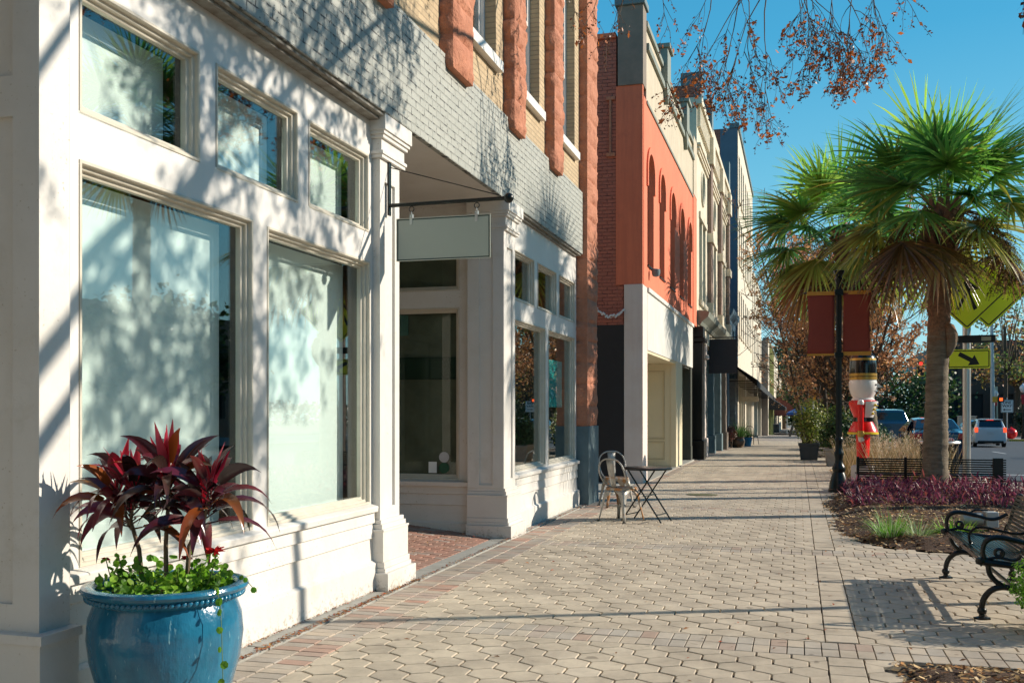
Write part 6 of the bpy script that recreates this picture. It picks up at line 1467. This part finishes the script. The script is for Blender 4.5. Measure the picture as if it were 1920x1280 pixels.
# wrought chairs outside the far cafe
def wire_chair(label, loc, rz):
    T = thing('wire_chair', label, 'chair', loc, rz, 'wire chairs by the far shops')
    b = MB(); b.box(-.21,.21,-.2,.2,.43,.45); b.build('seat', M['black'], T)
    b = MB(); b.tube([(-.2,.2,.44),(-.21,.24,.85),(-.12,.26,.93),(.12,.26,.93),(.21,.24,.85),(.2,.2,.44)], .014, 5)
    for k in range(4): b.tube([(-.12+k*.08,.2,.45),(-.12+k*.08,.26,.92)], .007, 4)
    b.build('backrest', M['black'], T)
    for sx in (-1,1):
        for sy in (-1,1): b = MB(); b.tube([(sx*.2,sy*.18,.44),(sx*.24,sy*.24,0)], .013, 5); b.build('leg', M['black'], T)
wire_chair('black wire chair right of the pots by the shopfronts', (-2.2,51.2,gz(51)), .6); wire_chair('second black wire chair beyond the first by the far shopfronts', (-2.3,53.5,gz(53)), 2.6)
T = thing('sandwich_board', 'dark A-frame sandwich board standing at the end of the pavement', 'sandwich board', (-.3,80.5,gz(80.5)), .25)
for s_ in (-1,1): b = MB(); b.add([(s_*.33,-.32,0),(s_*.33,.32,0),(s_*.03,.32,1.15),(s_*.03,-.32,1.15),(s_*.30,-.32,0),(s_*.30,.32,0),(0,.32,1.15),(0,-.32,1.15)], [(0,1,2,3),(4,5,6,7),(0,1,5,4),(1,2,6,5),(2,3,7,6),(3,0,4,7)]); b.build('panel', M['dkplant'], T)
T = thing('canopy_tent', 'blue pop-up canopy tent at the far end of the pavement', 'tent', (.45,100,gz(100)-.05))
b = MB(); b.add([(-1.5,-1.5,2.05),(1.5,-1.5,2.05),(1.5,1.5,2.05),(-1.5,1.5,2.05),(0,0,2.75),(-1.5,-1.5,1.82),(1.5,-1.5,1.82),(1.5,1.5,1.82),(-1.5,1.5,1.82)], [(0,1,4),(1,2,4),(2,3,4),(3,0,4),(0,1,6,5),(1,2,7,6),(2,3,8,7),(3,0,5,8)]); b.build('canopy', mat('royal_blue_cloth', (.02,.09,.32), .7), T)
for sx in (-1,1):
    for sy in (-1,1): b = MB(); b.tube([(sx*1.45,sy*1.45,0),(sx*1.45,sy*1.45,2.0)], .03, 6); b.build('leg', M['white'], T)
T = thing('warning_sign_post', 'small orange diamond sign on a white post down the pavement', 'sign post', (.88,62,gz(62)))
b = MB(); b.tube([(0,0,0),(0,0,2.75)], .04, 8); b.build('post', M['white'], T)
b = MB(); plate(b, rrect(.2,.2,.03), 0, 2.65, -.05, -.04, pi/4); b.build('sign_face', mat('orange_sign_paint', (.75,.30,.02), .5), T)

# ------------------------------------------------------------ vehicles
M['tyre'] = mat('tyre_rubber', (.015,.015,.016), .8); M['rim'] = mat('silver_wheel', (.45,.45,.46), .3, metal=.7)
M['carglass'] = mat('tinted_car_glass', (.010,.016,.022), .05, spec=.8); M['tail'] = mat('red_tail_lamp', (.45,.01,.01), .15, coat=.5); M['plateM'] = mat('pale_number_plate', (.6,.62,.62), .5)
def lit(name, c, e):
    m, t, b = newmat(name); b.inputs['Base Color'].default_value = col(c); b.inputs['Emission Color'].default_value = col(c); b.inputs['Emission Strength'].default_value = e; return m
def car(name, label, cat, loc, rz, st, paint, wheels, W_, glassq, tails, lampm, plate_z=.75, extra=None):
    """st stations: y, zlow, zbelt, ztop, halfwidth, topwidth ; rear at y=0 facing -y"""
    T = thing(name, label, cat, loc, rz); b = MB(); vs = []; n = 0
    for (y, zl, zb, zt, w_, wt) in st:
        sec = [(w_*.90,zl),(w_*.985,zl+.10),(w_,zl+(zb-zl)*.5),(w_*.975,zb),(wt+(w_*.97-wt)*.15,zt-.09),(wt,zt-.03),(wt*.6,zt)]
        sec = sec+[(-x, z) for x, z in reversed(sec)]; n = len(sec); vs += [(x, y, z) for x, z in sec]
    m_ = len(st); b.add(vs, [(i*n+k, i*n+(k+1) % n, (i+1)*n+(k+1) % n, (i+1)*n+k) for i in range(m_-1) for k in range(n)]+[tuple(range(n)), tuple((m_-1)*n+k for k in range(n))])
    b.build('body', paint, T, smooth='auto')
    for (x, y, r, w_) in wheels:
        b = MB(); b.prism([(y+r*cos(2*pi*i/24), r+r*sin(2*pi*i/24)) for i in range(24)], x-w_/2, x+w_/2, 'x'); wo = b.build('wheel', M['tyre'], T, bevel=.02)
        b = MB(); xo = x+(w_/2+.004)*(1 if x > 0 else -1); b.prism([(y+r*.62*cos(2*pi*i/20), r+r*.62*sin(2*pi*i/20)) for i in range(20)], min(x, xo), max(x, xo), 'x'); b.build('rim', M['rim'], wo)
    for nm, q in glassq: b = MB(); b.add(q, [(0,1,2,3)]); o = b.build(nm, M['carglass'], T); s_ = o.modifiers.new('solid', 'SOLIDIFY'); s_.thickness = .012; s_.offset = 0
    for q in tails:
        for s_ in (1,-1): b = MB(); b.box(*(sorted((s_*q[0], s_*q[1]))+list(q[2:]))); b.build('tail_light', lampm, T, bevel=.02)
    b = MB(); b.box(-.17,.17,-.035,-.02,plate_z,plate_z+.13); b.build('number_plate', M['plateM'], T)
    if extra: extra(T)
    return T
def hx(T):
    b = MB(); b.box(-.17,.17,.30,.38,1.43,1.465); b.build('brake_light', lit('lit_red_lamp', (1,.06,.02), 1.3), T)
    b = MB(); b.box(-.62,.62,-.03,.1,.22,.34); b.build('bumper', M['tyre'], T, bevel=.03)
    b = MB(); b.box(-.60,.60,.20,.46,1.44,1.475); b.build('spoiler', T.children[0].data.materials[0], T, bevel=.012)
HW = mat('white_car_paint', (.62,.66,.68), .18, (.60,.64,.66), 2, coat=.6)
hs_ = [(0,.30,.86,.98,.72,.70),(.05,.24,.88,1.02,.77,.68),(.16,.22,.92,1.20,.79,.62),(.36,.20,.94,1.46,.80,.56),(.9,.2,.95,1.50,.80,.58),(1.7,.2,.94,1.50,.80,.58),(2.3,.2,.92,1.34,.80,.58),(2.8,.2,.90,1.02,.79,.62),(3.4,.22,.78,.86,.76,.62),(3.62,.3,.62,.70,.66,.55)]
car('hatchback_car', 'white hatchback driving away in the lane with its brake lights lit', 'car', (9.75,57.3,gz(57.3)-.15), radians(-3), hs_, HW,
    [(-.70,.62,.28,.18),(.70,.62,.28,.18),(-.70,2.95,.28,.18),(.70,2.95,.28,.18)], 1.6,
    [('rear_window', [(-.56,.05,1.06),(.56,.05,1.06),(.50,.285,1.40),(-.50,.285,1.40)]), ('side_window', [(-.80,.55,1.0),(-.79,2.4,.98),(-.63,1.95,1.36),(-.62,.75,1.38)]), ('side_window', [(.80,.55,1.0),(.79,2.4,.98),(.63,1.95,1.36),(.62,.75,1.38)])],
    [(.60,.76,-.02,.12,.78,1.04)], lit('lit_tail_lamp', (1,.10,.03), 1.0), .70, hx)
NB = mat('navy_car_paint', (.012,.03,.065), .14, (.01,.025,.055), 2, coat=.8)
ss = [(0,.32,.80,.95,.80,.74),(.06,.26,.86,1.02,.88,.78),(.5,.22,.90,1.06,.90,.76),(.75,.2,.92,1.10,.90,.70),(1.45,.2,.93,1.40,.91,.60),(2.3,.2,.93,1.46,.91,.60),(2.9,.2,.92,1.38,.91,.62),(3.6,.2,.90,1.02,.90,.70),(4.5,.22,.78,.88,.87,.68),(4.8,.3,.62,.70,.76,.6)]
car('sedan_car', 'dark blue sedan parked at the kerb behind the palm trunk', 'car', (4.22,33.2,gz(33)-.15), radians(0), ss, NB,
    [(-.78,.95,.33,.22),(.78,.95,.33,.22),(-.78,3.8,.33,.22),(.78,3.8,.33,.22)], 1.8,
    [('rear_window', [(-.64,.74,1.125),(.64,.74,1.125),(.52,1.40,1.405),(-.52,1.40,1.405)]), ('side_window', [(-.90,1.0,1.0),(-.90,3.4,.99),(-.66,2.8,1.33),(-.66,1.6,1.36)])],
    [(.52,.86,-.03,.15,.80,.98)], M['tail'], .72)
PB = mat('blue_pickup_paint', (.02,.09,.16), .2, (.015,.07,.13), 2, coat=.6)
ps = [(0,.5,1.15,1.25,.90,.86),(.08,.45,1.2,1.32,.94,.88),(1.6,.45,1.2,1.32,.95,.88),(1.75,.4,1.22,1.86,.95,.68),(2.6,.4,1.22,1.92,.95,.70),(3.5,.4,1.2,1.84,.95,.70),(4.1,.4,1.18,1.34,.95,.76),(5.1,.45,1.05,1.16,.92,.78),(5.4,.5,.85,.95,.85,.7)]
car('pickup_truck', 'blue pickup truck parked ahead of the dark sedan', 'truck', (4.15,48.8,gz(49)-.15), 0, ps, PB,
    [(-.82,.95,.4,.26),(.82,.95,.4,.26),(-.82,4.3,.4,.26),(.82,4.3,.4,.26)], 1.9,
    [('rear_window', [(-.66,1.62,1.36),(.66,1.62,1.36),(.60,1.70,1.76),(-.60,1.70,1.76)])], [(.78,.93,-.03,.05,.85,1.22)], M['tail'], .6)
car('parked_car', 'small blue car in the road beyond the sedan', 'car', (10.6,70,gz(70)-.15), radians(182), ss, mat('sky_blue_car_paint', (.05,.22,.42), .2, coat=.5),
    [(-.78,.95,.33,.22),(.78,.95,.33,.22),(-.78,3.8,.33,.22),(.78,3.8,.33,.22)], 1.8, [('windscreen', [(-.66,3.0,1.40),(.66,3.0,1.40),(.74,3.6,1.10),(-.74,3.6,1.10)])], [], M['tail'])
car('parked_car', 'dark car parked across the end of the pavement near the tent', 'car', (-1.6,96,gz(96)-.15), radians(90), ss, mat('dark_blue_gray_paint', (.03,.05,.07), .2, coat=.5), [(-.78,.95,.33,.22),(-.78,3.8,.33,.22),(.78,.95,.33,.22),(.78,3.8,.33,.22)], 1.8, [('side_window', [(-.905,1.0,1.0),(-.905,3.4,.99),(-.69,2.8,1.35),(-.69,1.6,1.37)])], [], M['tail'])

# ------------------------------------------------------------ signals, street signs, far lamps
def text_mesh(par, s, size, loc, m, name='lettering', sp=1.0):
    cu = bpy.data.curves.new(name, 'FONT'); cu.body = s; cu.size = size; cu.align_x = 'CENTER'; cu.align_y = 'CENTER'; cu.extrude = .002; cu.space_character = sp; cu.offset = size*.02
    o = bpy.data.objects.new(name, cu); C.objects.link(o); bpy.context.view_layer.update()
    me = bpy.data.meshes.new_from_object(o.evaluated_get(bpy.context.evaluated_depsgraph_get())); bpy.data.objects.remove(o); bpy.data.curves.remove(cu)
    me.materials.clear(); me.materials.append(m); q = bpy.data.objects.new(name, me); C.objects.link(q); q.parent = par; q.location = loc; q.rotation_euler = (pi/2,0,0); return q
M['signwhite'] = mat('reflective_white', (.75,.77,.76), .4)
SX, SY = 14.1, 82.0; sz0 = gz(SY)
T = thing('signal_pole', 'gray steel mast-arm signal pole reaching across the road behind the arrow sign', 'signal pole', (SX,SY,sz0)); gm = mat('galvanised_pole', (.36,.42,.46), .4, metal=.4)
b = MB(); b.tube([(0,0,0),(-.03,0,5.0),(-.12,0,11.6)], [.17,.14,.09], 14); b.build('pole', gm, T, smooth='auto')
b = MB(); b.tube([(0,0,5.35),(-2,0,5.3),(-8.6,0,5.18)], [.11,.09,.06], 10); b.build('mast_arm', gm, T, smooth='auto')
def signal(label, loc, vert=True):
    t = thing('traffic_light', label, 'traffic light', loc); b = MB(); b.box(-.21,.21,-.12,.12,-.56,.56); b.build('housing', mat('black_signal_housing', (.015,.015,.015), .6), t, bevel=.02)
    b = MB(); b.wall('-y', -.10, .02, -.26,.26,-.62,.62, [(-.215,.215,-.565,.565)]); b.build('backplate_rim', mat('yellow_backplate', (.60,.45,.02), .5), t)
    for k, mm in enumerate((lit('lit_red_signal', (1,.03,.02), 3), M['ink'], M['ink'])):
        b = MB(); z = .36-k*.36; b.prism([(.13*cos(2*pi*i/20), z+.13*sin(2*pi*i/20)) for i in range(20)], -.14, -.118, 'y'); b.build('lens', mm, t)
        b = MB(); vs = []; b.add([(.15*cos(a), y, z+.15*sin(a)) for y in (-.12,-.32) for a in [pi*i/8 for i in range(9)]], [(i, i+1, i+10, i+9) for i in range(8)]); b.build('visor', M['ink'], t)
    return t
signal('red-lit traffic light hanging left of the palm trunk', (SX-5.05,SY-.02,sz0+5.25))
signal('traffic light half hidden at the left end of the mast arm', (SX-7.9,SY-.02,sz0+5.05))
T = thing('street_name_sign', 'green street name sign reading Hill Ave on the mast arm', 'sign', (SX-6.55,SY-.16,sz0+5.20)); b = MB(); b.box(-.80,.80,-.02,.02,-.20,.20); b.build('sign_face', mat('green_sign_face', (.015,.34,.28), .4), T, bevel=.01); text_mesh(T, 'Hill Ave', .34, (.06,-.024,0), M['signwhite'], sp=1.15)
T = thing('one_way_sign', 'white ONE WAY sign with a left arrow above the white hatchback', 'sign', (SX+1.05,SY+.4,gz(SY)))
b = MB(); b.tube([(0,.04,0),(0,.04,3.0)], .04, 8); b.build('post', gm, T)
b = MB(); plate(b, rrect(.42,.47,.04), 0, 2.35, -.01, .01); f_ = b.build('sign_face', M['signwhite'], T); b = MB(); border(b, .39,.44,.03,.022,0,2.35,-.012); b.build('border', M['ink'], f_, recalc=False)
text_mesh(f_, 'ONE', .28, (0,-.014,2.62), M['ink']); text_mesh(f_, 'WAY', .28, (0,-.014,2.36), M['ink'])
b = MB(); b.add([(-.30,-.014,2.09),(-.16,-.014,2.18),(-.16,-.014,2.12),(.28,-.014,2.12),(.28,-.014,2.06),(-.16,-.014,2.06),(-.16,-.014,2.0)], [(0,1,2,5,6),(2,3,4,5)]); b.build('arrow', M['ink'], f_, recalc=False)
T = thing('pedestrian_signal', 'amber pedestrian signal box with a red hand lamp on the signal pole', 'signal', (SX+.30,SY-.2,sz0+2.85)); b = MB(); b.box(-.36,-.02,-.1,.15,-.2,.22); b.build('bracket_box', mat('amber_housing', (.55,.30,.02), .5), T, bevel=.02); b = MB(); b.box(0,.42,-.14,.15,-.2,.22); b.build('housing', M['ink'], T, bevel=.02); b = MB(); b.box(.10,.32,-.15,-.141,-.1,.12); b.build('hand_lamp', lit('lit_red_hand', (1,.12,.02), 1.5), T)
def globe_lamp(label, x, y, zt):
    T = thing('globe_lamp', label, 'lamp post', (x,y,gz(y)), 0, 'white globe lamps beyond the crossing'); h = zt-gz(y)
    b = MB(); b.tube([(0,0,0),(0,0,.6),(0,0,h-.3)], [.13,.07,.06], 8); b.build('post', M['black'], T); b = MB(); b.lathe([(.08,h-.32),(.19,h-.15),(.23,h+.02),(.17,h+.16),(.06,h+.24),(.02,h+.34)], 14); b.build('globe', M['globe'], T, smooth=True)
    b = MB(); b.box(-.14,.14,-.1,-.06,h-.75,h-.45); b.box(-.10,.10,-.1,-.06,h-1.1,h-.75); b.build('bow', mat('red_ribbon_bow', (.5,.01,.015), .5), T, bevel=.02)
globe_lamp('white globe lamp nearest, right of the signal pole', 14.9, 75.6, 3.0); globe_lamp('white globe lamp second, left of the signal pole', 17.0, 97.5, 2.95); globe_lamp('white globe lamp third, just left of the silver post', 19.3, 122, 2.95); globe_lamp('farthest white globe lamp beside the palm trunk', 24.0, 165, 3.0)
b = MB(); b.box(12.1,13.35,84.5,85.3,gz(84),gz(84)+1.55); b.box(12.05,13.4,84.45,85.35,gz(84)+1.551,gz(84)+1.62); TT(b, 'utility_cabinet', mat('beige_cabinet_paint', (.40,.36,.29), .6), 'beige utility cabinet at the corner behind the silver post', 'cabinet', bevel=.03)
b = MB(); b.lathe([(.001,-.40)]+[(.40*cos(a), .40*sin(a)) for a in [radians(-80+16*i) for i in range(11)]]+[(.06,.40),(.06,.48),(.001,.48)], 24); o = TT(b, 'ornament_ball', M['nred'], 'big shiny red ornament ball on the yellow-edged island at the right', 'ornament', smooth='auto'); o.location = (14.3,76.4,gz(76)+.36)
b = MB(); b.box(14.0,20,75.3,79.5,gz(76)-.2,gz(76)-.01); struct(b.build('traffic_island', M['concrete'])); b = MB(); b.box(13.95,20,75.2,75.299,gz(76)-.2,gz(76)+.0); struct(b.build('yellow_kerb', mat('yellow_kerb_paint', (.55,.36,.05), .6)))
T, P = facade('brown_building', 'dark brown building behind the trees across the crossing', 24, 118, 150, 9, M['brownst'], []); 
b = MB(); b.wall('-y', 117.8, .3, 16.8, 44, -2, 9, [(18+k*3, 19.3+k*3, 0, 3.2) for k in range(8)]+[(18+k*3, 19.3+k*3, 4.6, 7) for k in range(8)]); P(b, 'front_wall', mat('dark_brown_stone', (.10,.06,.045), .8))
for k in range(6): b = MB(); b.lathe([(.28,-2),(.24,4)], 12, (17.4+k*3,117.2,0)); P(b, 'pillar', M['creamst'])
b = MB(); b.box(16.8,44,118.1,122,-2,8.8); P(b, 'body', M['charcoal'])
